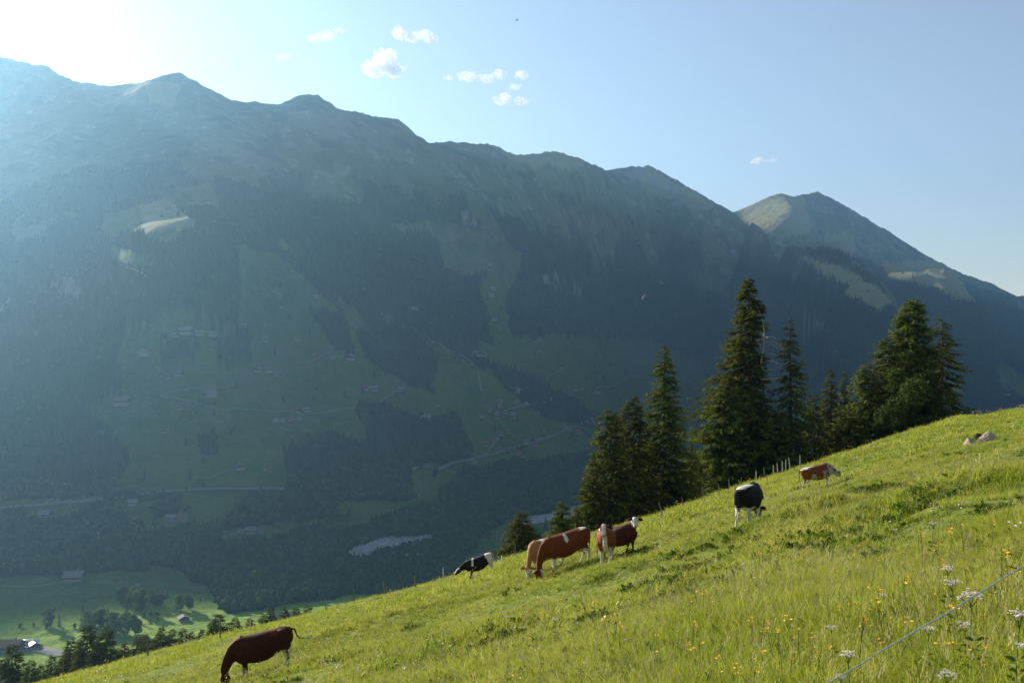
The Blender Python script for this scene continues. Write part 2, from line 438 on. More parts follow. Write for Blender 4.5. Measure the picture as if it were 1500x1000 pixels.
FOREST = [
 [(0, 340), (130, 340), (200, 420), (165, 530), (188, 570), (125, 600), (188, 660), (160, 725), (0, 735)],
 [(130, 390), (350, 405), (345, 470), (270, 452), (195, 480)], [(235, 500), (290, 498), (290, 525), (238, 525)], [(310, 485), (368, 480), (368, 530), (320, 530)],
 [(450, 455), (505, 460), (520, 520), (495, 510)], [(523, 488), (600, 480), (640, 520), (638, 580), (603, 565), (537, 525)],
 [(523, 595), (553, 595), (577, 635), (611, 619), (670, 608), (686, 664), (633, 677), (603, 688), (606, 733), (417, 733), (417, 661), (483, 640), (537, 650)],
 [(290, 640), (320, 630), (320, 662), (295, 662)], [(650, 720), (683, 688), (790, 676), (870, 668), (880, 745), (740, 762), (690, 800), (640, 745)],
 [(577, 349), (640, 351), (651, 400), (715, 400), (694, 420), (710, 453), (723, 506), (606, 479), (483, 405), (500, 350)],
 [(770, 372), (1060, 430), (1060, 520), (950, 480), (820, 490), (750, 490), (740, 450)], [(700, 525), (760, 545), (850, 590), (890, 615), (870, 628), (800, 610), (740, 570)],
 [(0, 765), (180, 780), (215, 792), (320, 800), (400, 795), (450, 780), (560, 762), (640, 745), (690, 770), (690, 800), (655, 835), (640, 862), (510, 858), (400, 868), (335, 876), (308, 866), (262, 835), (230, 832), (120, 842), (0, 842)],
 [(230, 735), (260, 738), (255, 760), (225, 755)], [(1060, 440), (1180, 410), (1290, 455), (1380, 430), (1500, 470), (1500, 540), (1420, 520), (1300, 500), (1150, 520)], [(1320, 480), (1420, 470), (1470, 570), (1400, 560)], [(620, 800), (700, 800), (640, 860), (560, 868)], [(1060, 520), (1160, 500), (1300, 560), (1500, 600), (1300, 600), (1060, 560)],
]
RIVER = [[(505, 812), (520, 798), (560, 787), (635, 783), (636, 796), (605, 800), (575, 808), (545, 818), (512, 826)],
         [(395, 831), (420, 822), (470, 821), (505, 818), (505, 826), (440, 829), (400, 838)],
         [(760, 758), (800, 752), (850, 738), (856, 748), (820, 760), (770, 768)], [(605, 820), (640, 820), (655, 832), (625, 834)],
         [(120, 755), (135, 768), (150, 785), (167, 805), (158, 808), (138, 790), (118, 765)], [(0, 828), (20, 828), (20, 834), (0, 834)]]
ROCK = [[(70, 410), (110, 405), (125, 430), (110, 445), (80, 430)], [(20, 320), (60, 310), (80, 340), (45, 370), (15, 350)], [(785, 405), (815, 400), (832, 415), (815, 425), (790, 418)],
        [(0, 440), (20, 430), (10, 470), (0, 480)], [(675, 310), (695, 305), (700, 330), (680, 335)], [(1060, 412), (1080, 420), (1070, 430), (1055, 420)], [(840, 420), (855, 422), (850, 430), (840, 428)],
        [(895, 250), (950, 246), (1030, 300), (1020, 310), (950, 275), (930, 270)], [(395, 430), (410, 425), (430, 470), (420, 475)], [(1170, 470), (1210, 475), (1190, 490)]]
def cover(X, Y, z):
    px = 750 + F * X / Y; py = 500 - F * z / Y
    jx = px + 9 * fbm(X / 60, Y / 60, 4, 101, 0.6); jy = py + 7 * fbm(X / 60, Y / 60, 4, 103, 0.6)
    n = fbm(X / 260, Y / 260, 4, 107)
    tree = sm(0.02, 0.12, n + 0.22 - 0.55 * sm(300, 560, z))
    tree = tree * (1 - sm(430, 620, z + 130 * n)) * (z > -338)
    tree = np.where(Y < 900, 0, tree)
    for p in MEADOW: tree = np.where(in_poly(jx, jy, p), 0.0, tree)
    for p in FOREST: tree = np.where(in_poly(jx, jy, p), 1.0, tree)
    riv = np.zeros(X.shape)
    for p in RIVER: riv = np.where(in_poly(px + 0.4 * (jx - px), py + 0.4 * (jy - py), p), 1.0, riv)
    rock = np.zeros(X.shape)
    for p in ROCK: rock = np.where(in_poly(jx, jy, p), sm(-0.3, 0.3, fbm(X / 30, Y / 60, 3, 109)), rock)
    tree = tree * (1 - riv) * (1 - (rock > 0.3))
    return tree, riv, rock

def polar_grid(az, r):
    A, R = np.meshgrid(az, r)
    X = R * np.sin(A); Y = R * np.cos(A)
    n, m = A.shape
    i = np.arange(n * m).reshape(n, m)
    f = np.stack([i[:-1, :-1], i[:-1, 1:], i[1:, 1:], i[1:, :-1]], -1).reshape(-1, 4)
    return X, Y, f
NEAR_R = 250.0
_in = np.arctan((np.linspace(-15, 1515, 660) - 750) / F)
_lo = np.linspace(rad(-84), _in[0], 110)[:-1]; _hi = np.linspace(_in[-1], rad(62), 60)[1:]
AZ_FAR = np.concatenate([_lo, _in, _hi])
R_FAR = np.concatenate([[NEAR_R - 6], np.geomspace(NEAR_R, 1100, 90), np.linspace(1108, 3900, 300), np.linspace(3915, 7600, 160), [7800, 8100]])
X, Y, Fc = polar_grid(AZ_FAR, R_FAR)
Z = H(X, Y); Z[0] -= 1.0
Z[-1] -= 60
tree, riv, rock = cover(X.ravel(), np.maximum(Y.ravel(), 1), Z.ravel())
FARX, FARY, FARZ = X, Y, Z
def far_mesh_z(x, y):
    """bilinear height of the built far grid (scalar arrays)"""
    az = np.arctan2(x, y); r = np.hypot(x, y)
    j = np.interp(az, AZ_FAR, np.arange(len(AZ_FAR))); i = np.interp(r, R_FAR, np.arange(len(R_FAR)))
    i0 = np.clip(i.astype(int), 0, len(R_FAR) - 2); j0 = np.clip(j.astype(int), 0, len(AZ_FAR) - 2)
    fi = i - i0; fj = j - j0
    return (FARZ[i0, j0] * (1 - fi) * (1 - fj) + FARZ[i0 + 1, j0] * fi * (1 - fj) + FARZ[i0, j0 + 1] * (1 - fi) * fj + FARZ[i0 + 1, j0 + 1] * fi * fj)

def far_mat():
    m, nt, N, L = nodes_of('alpine_ground')
    out = N.new('ShaderNodeOutputMaterial'); p = N.new('ShaderNodeBsdfPrincipled')
    p.inputs['Roughness'].default_value = 0.95; p.inputs['Specular IOR Level'].default_value = 0.05
    def A(n):
        a = N.new('ShaderNodeAttribute'); a.attribute_name = n; return a.outputs['Fac']
    def noise(s, d=4):
        n = N.new('ShaderNodeTexNoise'); n.inputs['Scale'].default_value = s; n.inputs['Detail'].default_value = d
        L.new(geo.outputs['Position'], n.inputs['Vector']); return n.outputs['Fac']
    def mix(f, a, b):
        x = N.new('ShaderNodeMix'); x.data_type = 'RGBA'
        if hasattr(f, 'links'): L.new(f, x.inputs[0])
        else: x.inputs[0].default_value = f
        for k, v in ((6, a), (7, b)):
            if isinstance(v, tuple): x.inputs[k].default_value = v + (1,)
            else: L.new(v, x.inputs[k])
        return x.outputs[2]
    def ramp(f, a, b):
        r = N.new('ShaderNodeMapRange'); r.inputs[1].default_value = a; r.inputs[2].default_value = b; L.new(f, r.inputs[0]); return r.outputs[0]
    geo = N.new('ShaderNodeNewGeometry')
    n1 = ramp(noise(0.006), 0.35, 0.65); n2 = ramp(noise(0.035, 6), 0.35, 0.65); n3 = ramp(noise(0.2, 5), 0.3, 0.7)
    alpine = mix(n1, (0.075, 0.09, 0.04), (0.13, 0.13, 0.065))
    alpine = mix(ramp(noise(0.02, 8), 0.55, 0.7), alpine, (0.20, 0.19, 0.165))
    meadow = mix(n1, (0.040, 0.082, 0.015), (0.070, 0.110, 0.024))
    meadow = mix(ramp(n2, 0.4, 1.0), meadow, (0.085, 0.105, 0.035))
    at_ = A('alpine')
    alpine = mix(ramp(noise(0.012, 9), 0.5, 0.62), alpine, (0.035, 0.055, 0.025))
    c = mix(at_, meadow, alpine)
    c = mix(A('lit_meadow'), c, mix(n1, (0.15, 0.25, 0.028), (0.20, 0.29, 0.04)))  # brighter green painted where sun reaches the valley meadow
    c = mix(A('dry_or_lit'), c, mix(n2, (0.20, 0.21, 0.085), (0.25, 0.22, 0.11)))  # paler tone painted on the sunlit shoulders and ridge patches
    c = mix(A('forest'), c, (0.022, 0.036, 0.018))
    c = mix(A('rock'), c, (0.17, 0.165, 0.155))
    gr = mix(n3, (0.20, 0.20, 0.20), (0.38, 0.38, 0.37))
    c = mix(A('river'), c, gr)
    hsv = N.new('ShaderNodeHueSaturation'); L.new(c, hsv.inputs['Color'])
    mr = N.new('ShaderNodeMapRange'); L.new(n3, mr.inputs[0]); mr.inputs[3].default_value = 0.8; mr.inputs[4].default_value = 1.2
    L.new(mr.outputs[0], hsv.inputs['Value'])
    L.new(hsv.outputs[0], p.inputs['Base Color'])
    bp = N.new('ShaderNodeBump'); bp.inputs['Strength'].default_value = 0.6; bp.inputs['Distance'].default_value = 14.0
    L.new(noise(0.03, 7), bp.inputs['Height']); L.new(bp.outputs[0], p.inputs['Normal'])
    L.new(p.outputs[0], out.inputs[0])
    return m
FARMAT = far_mat()
V = np.stack([X.ravel(), Y.ravel(), Z.ravel()], 1)
alp = sm(120, 420, V[:, 2] + 120 * fbm(V[:, 0] / 300, V[:, 1] / 300, 3, 113))
LIT_PASTURE = [[(205, 300), (240, 290), (290, 318), (290, 335), (210, 345)], [(1170, 372), (1240, 392), (1310, 440), (1290, 452), (1190, 405)], [(1290, 385), (1390, 380), (1440, 455), (1420, 470), (1370, 425), (1300, 410)],
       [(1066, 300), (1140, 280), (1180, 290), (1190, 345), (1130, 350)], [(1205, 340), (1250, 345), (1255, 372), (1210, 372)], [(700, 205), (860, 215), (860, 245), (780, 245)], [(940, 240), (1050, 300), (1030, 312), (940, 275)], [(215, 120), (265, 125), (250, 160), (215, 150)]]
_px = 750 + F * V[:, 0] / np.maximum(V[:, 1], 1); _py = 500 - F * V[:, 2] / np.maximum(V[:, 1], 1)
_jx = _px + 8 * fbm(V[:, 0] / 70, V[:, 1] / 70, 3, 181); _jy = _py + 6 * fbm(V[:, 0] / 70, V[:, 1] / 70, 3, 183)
dry_or_lit = np.zeros(len(V))
for p in LIT_PASTURE: dry_or_lit = np.where(in_poly(_jx, _jy, p), 0.85, dry_or_lit)  # sunlit patches outlined here, their brightness painted into the ground colour
lit_meadow = (1 - sm(1240, 1340, V[:, 1] - 0.45 * (V[:, 0] + 600) + 60 * fbm(V[:, 0] / 150, V[:, 1] / 150, 2, 187))) * 0.9  # edge follows the valley's sun boundary: sunlight put into the colour
# split the sheet into the places one can name (shared borders)
fcX = X.ravel()[Fc].mean(1); fcY = Y.ravel()[Fc].mean(1); fcZ = Z.ravel()[Fc].mean(1)
far_side = (fcX + 1.05 * (fcY) > 1.05 * 5000 + 1500) & (fcY > 4850) | ((fcY > 5150))
d3, _ = seg_dist(fcX, fcY, CW); 
far_side &= fcX > 650
floor = (fcZ < -235) & ~far_side
near_side = (fcY < 1250) & (fcZ > -330) & ~far_side & (np.hypot(fcX, fcY) < 1150)
kinds = np.where(far_side, 2, np.where(near_side, 3, np.where(floor, 1, 0)))
for k, nm in ((0, 'mountain_ridge'), (1, 'valley_floor'), (2, 'distant_mountain'), (3, 'lower_hillside')):
    fs = Fc[kinds == k]
    used = np.unique(fs); remap = np.zeros(len(V), np.int64); remap[used] = np.arange(len(used))
    me = mesh_np(nm, V[used], remap[fs])
    attr(me, 'forest', tree[used]); attr(me, 'river', riv[used]); attr(me, 'rock', rock[used]); attr(me, 'alpine', alp[used]); attr(me, 'dry_or_lit', dry_or_lit[used]); attr(me, 'lit_meadow', lit_meadow[used])
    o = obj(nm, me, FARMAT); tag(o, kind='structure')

# ---- near hillside mesh
_inn = np.arctan((np.linspace(-60, 1560, 420) - 750) / F)
AZ_N = np.concatenate([np.linspace(-math.pi, _inn[0], 50)[:-1], _inn, np.linspace(_inn[-1], math.pi, 50)[1:]])
R_N = np.concatenate([[0.05, 0.5], np.geomspace(1.2, 12, 90), np.geomspace(12.2, 110, 210), np.geomspace(111.5, NEAR_R, 50)])
Xn, Yn, Fn = polar_grid(AZ_N, R_N)
Zn = near_h(Xn, Yn)
PMAT = None
def pasture_mat():
    m, nt, N, L = nodes_of('pasture_ground')
    out = N.new('ShaderNodeOutputMaterial'); p = N.new('ShaderNodeBsdfPrincipled')
    p.inputs['Roughness'].default_value = 0.9; p.inputs['Specular IOR Level'].default_value = 0.1
    geo = N.new('ShaderNodeNewGeometry')
    def noise(s, d=5):
        n = N.new('ShaderNodeTexNoise'); n.inputs['Scale'].default_value = s; n.inputs['Detail'].default_value = d
        L.new(geo.outputs['Position'], n.inputs['Vector']); return n.outputs['Fac']
    r = N.new('ShaderNodeValToRGB')
    e = r.color_ramp.elements; e[0].position = 0.3; e[0].color = (0.07, 0.10, 0.014, 1); e[1].position = 0.7; e[1].color = (0.22, 0.22, 0.05, 1)
    x = e.new(0.5); x.color = (0.13, 0.165, 0.022, 1)
    mxn = N.new('ShaderNodeMath'); mxn.operation = 'ADD'; mxn.inputs[1].default_value = 0
    mm = N.new('ShaderNodeMix'); mm.inputs[0].default_value = 0.5
    L.new(noise(0.35), mm.inputs[2]); L.new(noise(4.0, 6), mm.inputs[3]); L.new(mm.outputs[0], r.inputs[0])
    L.new(r.outputs[0], p.inputs['Base Color'])
    b = N.new('ShaderNodeBump'); b.inputs['Strength'].default_value = 1.0; b.inputs['Distance'].default_value = 0.12
    L.new(noise(6.0, 6), b.inputs['Height']); L.new(b.outputs[0], p.inputs['Normal'])
    L.new(p.outputs[0], out.inputs[0])
    return m
me = mesh_np('pasture_slope', np.stack([Xn.ravel(), Yn.ravel(), Zn.ravel()], 1), Fn)
tag(obj('pasture_slope', me, pasture_mat()), kind='structure')

# ------------------------------------------------------------------ air
HAZE = 0.74e-4
m, nt, N, L = nodes_of('haze_air')
out = N.new('ShaderNodeOutputMaterial'); v = N.new('ShaderNodeVolumePrincipled')
v.inputs['Color'].default_value = (0.31, 0.62, 1.0, 1)
v.inputs['Density'].default_value = HAZE
v.inputs['Anisotropy'].default_value = 0.73
L.new(v.outputs[0], out.inputs['Volume'])
mb = MB(); mb.box((400, 3900, 450), (17600, 9600, 1740))
hz = mb.build('haze', m); tag(hz, kind='stuff')
# ------------------------------------------------------------------ sight line onto the built far terrain
_YS = np.geomspace(620, 7600, 1400)
def hit(px, py, skip=0):
    X_ = (px - 750) / F * _YS
    d = far_mesh_z(X_, _YS) - (500 - py) / F * _YS
    k = np.nonzero((d[1:] > 0) & (d[:-1] <= 0))[0]
    if len(k) == 0: return None
    i = k[0]; t = d[i] / (d[i] - d[i + 1]); Yh = _YS[i] + t * (_YS[i + 1] - _YS[i])
    x = (px - 750) / F * Yh
    return Vector((x, Yh, float(far_mesh_z(np.array(x), np.array(Yh)))))

# ------------------------------------------------------------------ roads and lanes of the valley
road_m = simple_mat('road_asphalt', (0.13, 0.13, 0.135), 0.85, 0.1, 0.05)
lane_m = simple_mat('lane_gravel', (0.17, 0.17, 0.165), 0.95, 0.12, 0.08)
track_m = simple_mat('track_gravel', (0.13, 0.135, 0.11), 0.95, 0.2, 0.08)
def strip(name, pix, width, mat, off=0.45):
    P = [hit(*p) for p in pix]; P = [p for p in P if p is not None]
    Q = []
    for a, b in zip(P[:-1], P[1:]):
        if (a - b).length > 900: continue
        n = max(1, int((b - a).length / 9))
        for k in range(n): Q.append(a.lerp(b, k / n))
    Q.append(P[-1])
    q = np.array([(p.x, p.y) for p in Q])
    for _ in range(6): q[1:-1] = 0.25 * q[:-2] + 0.5 * q[1:-1] + 0.25 * q[2:]
    t = np.gradient(q, axis=0); t /= np.linalg.norm(t, axis=1)[:, None] + 1e-9
    nrm = np.stack([-t[:, 1], t[:, 0]], 1)
    cols = [q + nrm * width * k for k in (-0.5, -0.17, 0.17, 0.5)]
    z = np.stack([far_mesh_z(c[:, 0], c[:, 1]) for c in cols]).max(0) + off
    v = np.concatenate([np.concatenate([c, z[:, None]], 1) for c in (cols[0], cols[3])])
    edge = np.concatenate([v, v - [0, 0, 2.5]])           # a shallow embankment at both sides
    n = len(q); f = []
    for i in range(n - 1):
        f.append((i, i + 1, n + i + 1, n + i)); f.append((2 * n + i, 2 * n + i + 1, i + 1, i)); f.append((n + i, n + i + 1, 3 * n + i + 1, 3 * n + i))
    me = mesh_np(name, edge, np.array(f), smooth=False)
    return tag(obj(name, me, mat), kind='structure')
strip('highway', [(-20, 747), (20, 743), (60, 740), (120, 735), (190, 728), (230, 722), (300, 718), (360, 718), (418, 718)], 12, lane_m, 1.2)
strip('road', [(603, 690), (625, 685), (660, 679), (690, 675), (715, 667), (745, 657), (775, 650), (810, 640), (850, 628), (885, 622)], 9, lane_m, 0.8)
for pts, w in [([(708, 668), (718, 655), (727, 646), (732, 640)], 6), ([(390, 560), (350, 567), (310, 575), (265, 580), (226, 584), (255, 588), (290, 594), (330, 602), (380, 603), (430, 603)], 4),
               ([(430, 604), (480, 603), (530, 600), (580, 605), (622, 611)], 4), ([(555, 592), (562, 584), (575, 576), (590, 571)], 5), ([(700, 545), (703, 560), (705, 574)], 5),
               ([(430, 535), (460, 525), (485, 517), (505, 516)], 4), ([(0, 858), (40, 860), (75, 857), (100, 851), (122, 846)], 4), ([(298, 800), (315, 793), (330, 785), (345, 779), (362, 778)], 4),
               ([(228, 778), (240, 768), (255, 763), (272, 761)], 4), ([(72, 702), (80, 716), (88, 724), (84, 738)], 5), ([(62, 740), (75, 730), (88, 723)], 5), ([(95, 722), (118, 720), (130, 722)], 6),
               ([(116, 722), (128, 732), (140, 742)], 4), ([(98, 745), (98, 755), (80, 757)], 4), ([(742, 602), (765, 596), (790, 592), (800, 590)], 6), ([(228, 541), (240, 551), (248, 553)], 3),
               ([(300, 702), (330, 690), (350, 686)], 3), ([(600, 480), (625, 495), (650, 510), (690, 530), (700, 540)], 3), ([(800, 558), (812, 548), (822, 540)], 4), ([(868, 552), (885, 545), (900, 540)], 4),
               ([(960, 548), (920, 552), (880, 566), (870, 578)], 5), ([(185, 395), (200, 402), (215, 408)], 3), ([(540, 757), (575, 757), (620, 758)], 4)]:
    strip('lane', pts, w, lane_m if w > 4 else track_m, 0.6)

# ------------------------------------------------------------------ spruce builder
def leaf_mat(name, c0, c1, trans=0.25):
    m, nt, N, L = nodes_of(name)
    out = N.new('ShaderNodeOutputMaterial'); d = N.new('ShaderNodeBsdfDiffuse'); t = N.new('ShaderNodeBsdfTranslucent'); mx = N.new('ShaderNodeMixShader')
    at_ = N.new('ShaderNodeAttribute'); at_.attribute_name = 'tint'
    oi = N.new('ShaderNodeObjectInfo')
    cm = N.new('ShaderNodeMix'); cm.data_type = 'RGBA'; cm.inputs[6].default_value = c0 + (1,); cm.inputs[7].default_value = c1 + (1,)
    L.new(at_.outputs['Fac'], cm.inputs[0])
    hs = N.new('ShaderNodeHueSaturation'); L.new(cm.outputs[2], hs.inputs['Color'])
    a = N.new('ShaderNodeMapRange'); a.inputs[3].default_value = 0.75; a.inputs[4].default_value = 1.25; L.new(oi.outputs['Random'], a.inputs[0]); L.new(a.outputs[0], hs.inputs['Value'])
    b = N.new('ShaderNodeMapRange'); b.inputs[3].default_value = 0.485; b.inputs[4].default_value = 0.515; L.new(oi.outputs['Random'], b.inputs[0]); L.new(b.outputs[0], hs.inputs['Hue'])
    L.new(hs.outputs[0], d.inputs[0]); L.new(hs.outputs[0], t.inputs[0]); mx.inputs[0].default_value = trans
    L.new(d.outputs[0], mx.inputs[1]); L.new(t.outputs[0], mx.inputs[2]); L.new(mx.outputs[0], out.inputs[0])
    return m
needle_m = leaf_mat('spruce_needles', (0.026, 0.042, 0.012), (0.165, 0.180, 0.030), 0.33)  # much brighter tips: warm sunlit edges painted into the needle colour
broad_m = leaf_mat('broad_leaves', (0.055, 0.10, 0.022), (0.13, 0.19, 0.045), 0.35)
far_needle_m = leaf_mat('forest_needles', (0.020, 0.034, 0.016), (0.040, 0.058, 0.024), 0.1)
bark_m = simple_mat('spruce_bark', (0.09, 0.07, 0.055), 0.95, 0.35, 6.0, 0.1, 0.6)
dead_m = simple_mat('dead_wood', (0.42, 0.36, 0.30), 0.9, 0.25, 5.0, 0.1)

def spruce_crown(Ht, R, seed, step=0.34, nb=5, sp=0.24, spray=0.5, h0=0.06, shape=0.85, droop=0.35, ragged=0.35, bare=None, tipup=0.25):
    rg = np.random.default_rng(seed)
    V = []; T = []
    hs = np.arange(h0 * Ht, Ht * 0.985, step)
    n = len(hs) * nb
    h = np.repeat(hs, nb) + rg.uniform(-0.6, 0.6, n) * step
    az = rg.uniform(0, 2 * np.pi, n)
    u = np.clip(h / Ht, 0, 1)
    lump = fbm(np.cos(az) * 1.6 + seed * 3.1, np.sin(az) * 1.6 + h / 1.7, 3, seed)
    prof = (1 - u) ** shape
    prof = prof * np.clip(0.62 + 2.2 * u, 0, 1) if h0 > 0.12 else prof
    Ln = R * prof * (1 + ragged * 1.5 * lump) * rg.uniform(0.72, 1.1, n) + 0.12 * Ht / 20
    if bare is not None:
        Ln = Ln * bare(az, u)
    keep = Ln > 0.12; h, az, Ln, u = h[keep], az[keep], Ln[keep], u[keep]
    for i in range(len(h)):
        L_ = Ln[i]; m = max(2, int(L_ / sp))
        s = (np.arange(m) + rg.uniform(0, 1, m) * 0.8 + 0.4) / m
        s = s[s > 0.12]
        if len(s) == 0: continue
        up = 0.35 * (u[i] - 0.25)
        zc = L_ * (up * s - droop * s ** 1.6 + tipup * s ** 4)
        ca, sa = math.cos(az[i]), math.sin(az[i])
        for side in (-1, 1):
            k = len(s)
            ang = az[i] + side * rg.uniform(0.35, 1.15, k)
            ln = spray * (0.55 + 0.7 * np.sin(np.clip(s, 0, 1) * 2.6 + 0.3)) * rg.uniform(0.6, 1.25, k) * min(1, 0.45 + L_ / 2.2)
            pit = -rg.uniform(0.05, 0.95, k) * (1 - 0.7 * u[i] ** 2)
            base = np.stack([ca * L_ * s, sa * L_ * s, h[i] + zc], 1)
            d = np.stack([np.cos(ang) * np.cos(pit), np.sin(ang) * np.cos(pit), np.sin(pit)], 1)
            w = np.stack([-np.sin(ang), np.cos(ang), rg.uniform(-0.8, 0.8, k)], 1)
            w /= np.linalg.norm(w, axis=1)[:, None]
            wd = (ln * rg.uniform(0.13, 0.24, k))[:, None]
            mid = base + d * (ln * 0.45)[:, None]
            tip = base + d * ln[:, None] + np.array([0, 0, -0.12]) * ln[:, None]
            q = np.stack([base, mid - w * wd, tip, mid + w * wd], 1)
            V.append(q.reshape(-1, 3))
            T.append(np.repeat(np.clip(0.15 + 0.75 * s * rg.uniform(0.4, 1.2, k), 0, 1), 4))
    # leader
    V = np.concatenate(V); T = np.concatenate(T)
    f = np.arange(len(V)).reshape(-1, 4)
    return V, f, T, (h, az, Ln, u)

def spruce_meshes(name, Ht, R, seed, limbs=60, **kw):
    V, f, T, (h, az, Ln, u) = spruce_crown(Ht, R, seed, **kw)
    me = mesh_np(name + '_crown', V, f, smooth=False); attr(me, 'tint', T); me.materials.append(needle_m)
    mb = MB(); rg = random.Random(seed)
    r0 = 0.013 * Ht + 0.05
    pts = [(0.10 * math.sin(k * 0.9 + seed) * k / 8, 0.10 * math.cos(k * 0.7 + seed) * k / 8, Ht * k / 8 - (0.8 if k == 0 else 0)) for k in range(9)]
    mb.tube(pts, [r0 * (1 - k / 8.6) + 0.01 for k in range(9)], 7)
    idx = np.linspace(0, len(h) - 1, limbs).astype(int)
    dr = kw.get('droop', 0.35); tu = kw.get('tipup', 0.25)
    for i in idx:
        c, s_ = math.cos(az[i]), math.sin(az[i]); L_ = Ln[i] * 0.92
        up = 0.35 * (u[i] - 0.25)
        P = [(c * L_ * s, s_ * L_ * s, h[i] + Ln[i] * (up * s - dr * s ** 1.6 + tu * s ** 4)) for s in (0, 0.35, 0.7, 1.0)]
        mb.tube(P, [0.05 * Ht / 20 + 0.01, 0.03, 0.018, 0.006], 4, cap=False)
    tr = mb.mesh(name + '_trunk', [bark_m], True)
    return me, tr

def tree_thing(name, loc, crown, trunk, label, cat, group=None, rz=0.0, sc=1.0):
    t = empty(name, loc, rz, label, cat, group); t.scale = (sc, sc, sc) if not isinstance(sc, tuple) else sc
    obj('crown', crown, None, t); obj('trunk', trunk, None, t)
    return t

# ---- broadleaf crown: leaf clumps through a lumpy volume
def broad_meshes(name, Ht, R, seed, n=2600, leaf=0.35, mat=None, h0=0.22):
    rg = np.random.default_rng(seed)
    nb = 11
    cen = np.stack([rg.normal(0, R * 0.42, nb), rg.normal(0, R * 0.42, nb), rg.uniform(h0 + 0.12, 0.86, nb) * Ht], 1)
    rr = rg.uniform(0.32, 0.55, nb) * R
    k = rg.integers(0, nb, n)
    d = rg.normal(0, 1, (n, 3)); d /= np.linalg.norm(d, axis=1)[:, None]
    p = cen[k] + d * (rr[k] * rg.uniform(0.55, 1.08, n) ** 0.6)[:, None] * np.array([1, 1, 0.85])
    a = rg.normal(0, 1, (n, 3)); a /= np.linalg.norm(a, axis=1)[:, None]
    b = np.cross(a, rg.normal(0, 1, (n, 3))); b /= np.linalg.norm(b, axis=1)[:, None]
    s = (leaf * rg.uniform(0.5, 1.3, n))[:, None]
    V = np.stack([p - a * s, p - b * s * 0.6, p + a * s, p + b * s * 0.6], 1).reshape(-1, 3)
    me = mesh_np(name + '_crown', V, np.arange(4 * n).reshape(-1, 4), smooth=False)
    attr(me, 'tint', np.repeat(rg.uniform(0, 1, n) ** 1.3, 4)); me.materials.append(mat or broad_m)
    mb = MB(); top = Ht * 0.8
    mb.tube([(0, 0, -0.8), (0.05, 0, Ht * 0.2), (-0.1, 0.1, Ht * 0.45), (0.1, 0, top)], [0.03 * Ht * 0.6, 0.014 * Ht, 0.01 * Ht, 0.02], 6)
    for q in range(7):
        c = cen[q]; h_ = Ht * (0.18 + 0.05 * q)
        mb.tube([(0, 0, h_), tuple((np.array([0, 0, h_]) + c) / 2 + [0, 0, 0.05 * Ht]), tuple(c)], [0.009 * Ht, 0.006 * Ht, 0.02], 4, cap=False)
    return me, mb.mesh(name + '_trunk', [bark_m], True)

def gz(x, y):
    return float(near_h(np.array([float(x)]), np.array([float(y)]))[0])

# ------------------------------------------------------------------ the tall spruces beyond the pasture crest
def big(px, top, Y, rad_px, seed, label, hid=0, **kw):
    x = (px - 750) / F * Y; z0 = gz(x, Y) if Y < 320 else float(H(np.array([x]), np.array([Y]))[0])
    ztop = (500 - top) / F * Y
    Ht = ztop - z0
    kw['nb'] = kw.get('nb', 5) + (3 if px < 1190 else 2); kw['spray'] = kw.get('spray', 0.5) * 1.15
    cr, tr = spruce_meshes('spruce', Ht, (1.42 if px < 960 else 1.3) * rad_px / F * Y, seed, **kw)
    return tree_thing('spruce_tree', (x, Y, z0), cr, tr, label, 'spruce')
S_ = 'spruces on the crest of the pasture'
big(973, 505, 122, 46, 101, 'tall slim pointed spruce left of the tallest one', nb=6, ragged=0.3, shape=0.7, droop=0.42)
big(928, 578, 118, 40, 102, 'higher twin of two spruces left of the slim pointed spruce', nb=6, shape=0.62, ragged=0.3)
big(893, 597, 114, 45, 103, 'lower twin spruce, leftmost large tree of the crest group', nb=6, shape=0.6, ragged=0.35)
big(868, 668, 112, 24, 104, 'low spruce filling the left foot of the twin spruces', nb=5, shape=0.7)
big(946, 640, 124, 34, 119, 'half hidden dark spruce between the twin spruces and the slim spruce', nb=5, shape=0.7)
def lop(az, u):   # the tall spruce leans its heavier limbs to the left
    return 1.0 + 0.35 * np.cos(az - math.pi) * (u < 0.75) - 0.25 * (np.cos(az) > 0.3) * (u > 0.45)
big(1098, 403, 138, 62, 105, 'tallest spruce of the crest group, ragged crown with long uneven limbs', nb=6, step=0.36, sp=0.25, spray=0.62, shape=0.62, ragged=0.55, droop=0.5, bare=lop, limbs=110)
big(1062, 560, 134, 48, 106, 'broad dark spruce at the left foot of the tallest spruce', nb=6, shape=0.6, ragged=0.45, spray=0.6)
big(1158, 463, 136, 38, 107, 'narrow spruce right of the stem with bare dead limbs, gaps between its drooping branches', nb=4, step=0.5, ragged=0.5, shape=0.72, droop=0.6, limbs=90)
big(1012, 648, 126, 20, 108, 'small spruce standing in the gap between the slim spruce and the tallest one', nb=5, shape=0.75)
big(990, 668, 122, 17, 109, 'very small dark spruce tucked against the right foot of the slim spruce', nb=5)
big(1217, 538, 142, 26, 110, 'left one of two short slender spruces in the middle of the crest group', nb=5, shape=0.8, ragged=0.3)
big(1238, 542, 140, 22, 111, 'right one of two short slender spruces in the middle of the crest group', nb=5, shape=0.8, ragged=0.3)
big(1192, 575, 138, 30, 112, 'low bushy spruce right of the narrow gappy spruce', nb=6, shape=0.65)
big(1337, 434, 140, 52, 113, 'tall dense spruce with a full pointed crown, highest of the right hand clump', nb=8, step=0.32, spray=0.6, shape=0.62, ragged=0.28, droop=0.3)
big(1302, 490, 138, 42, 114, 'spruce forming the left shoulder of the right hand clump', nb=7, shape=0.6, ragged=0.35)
big(1272, 528, 136, 36, 115, 'lower spruce at the left end of the right hand clump', nb=7, shape=0.6, ragged=0.4)
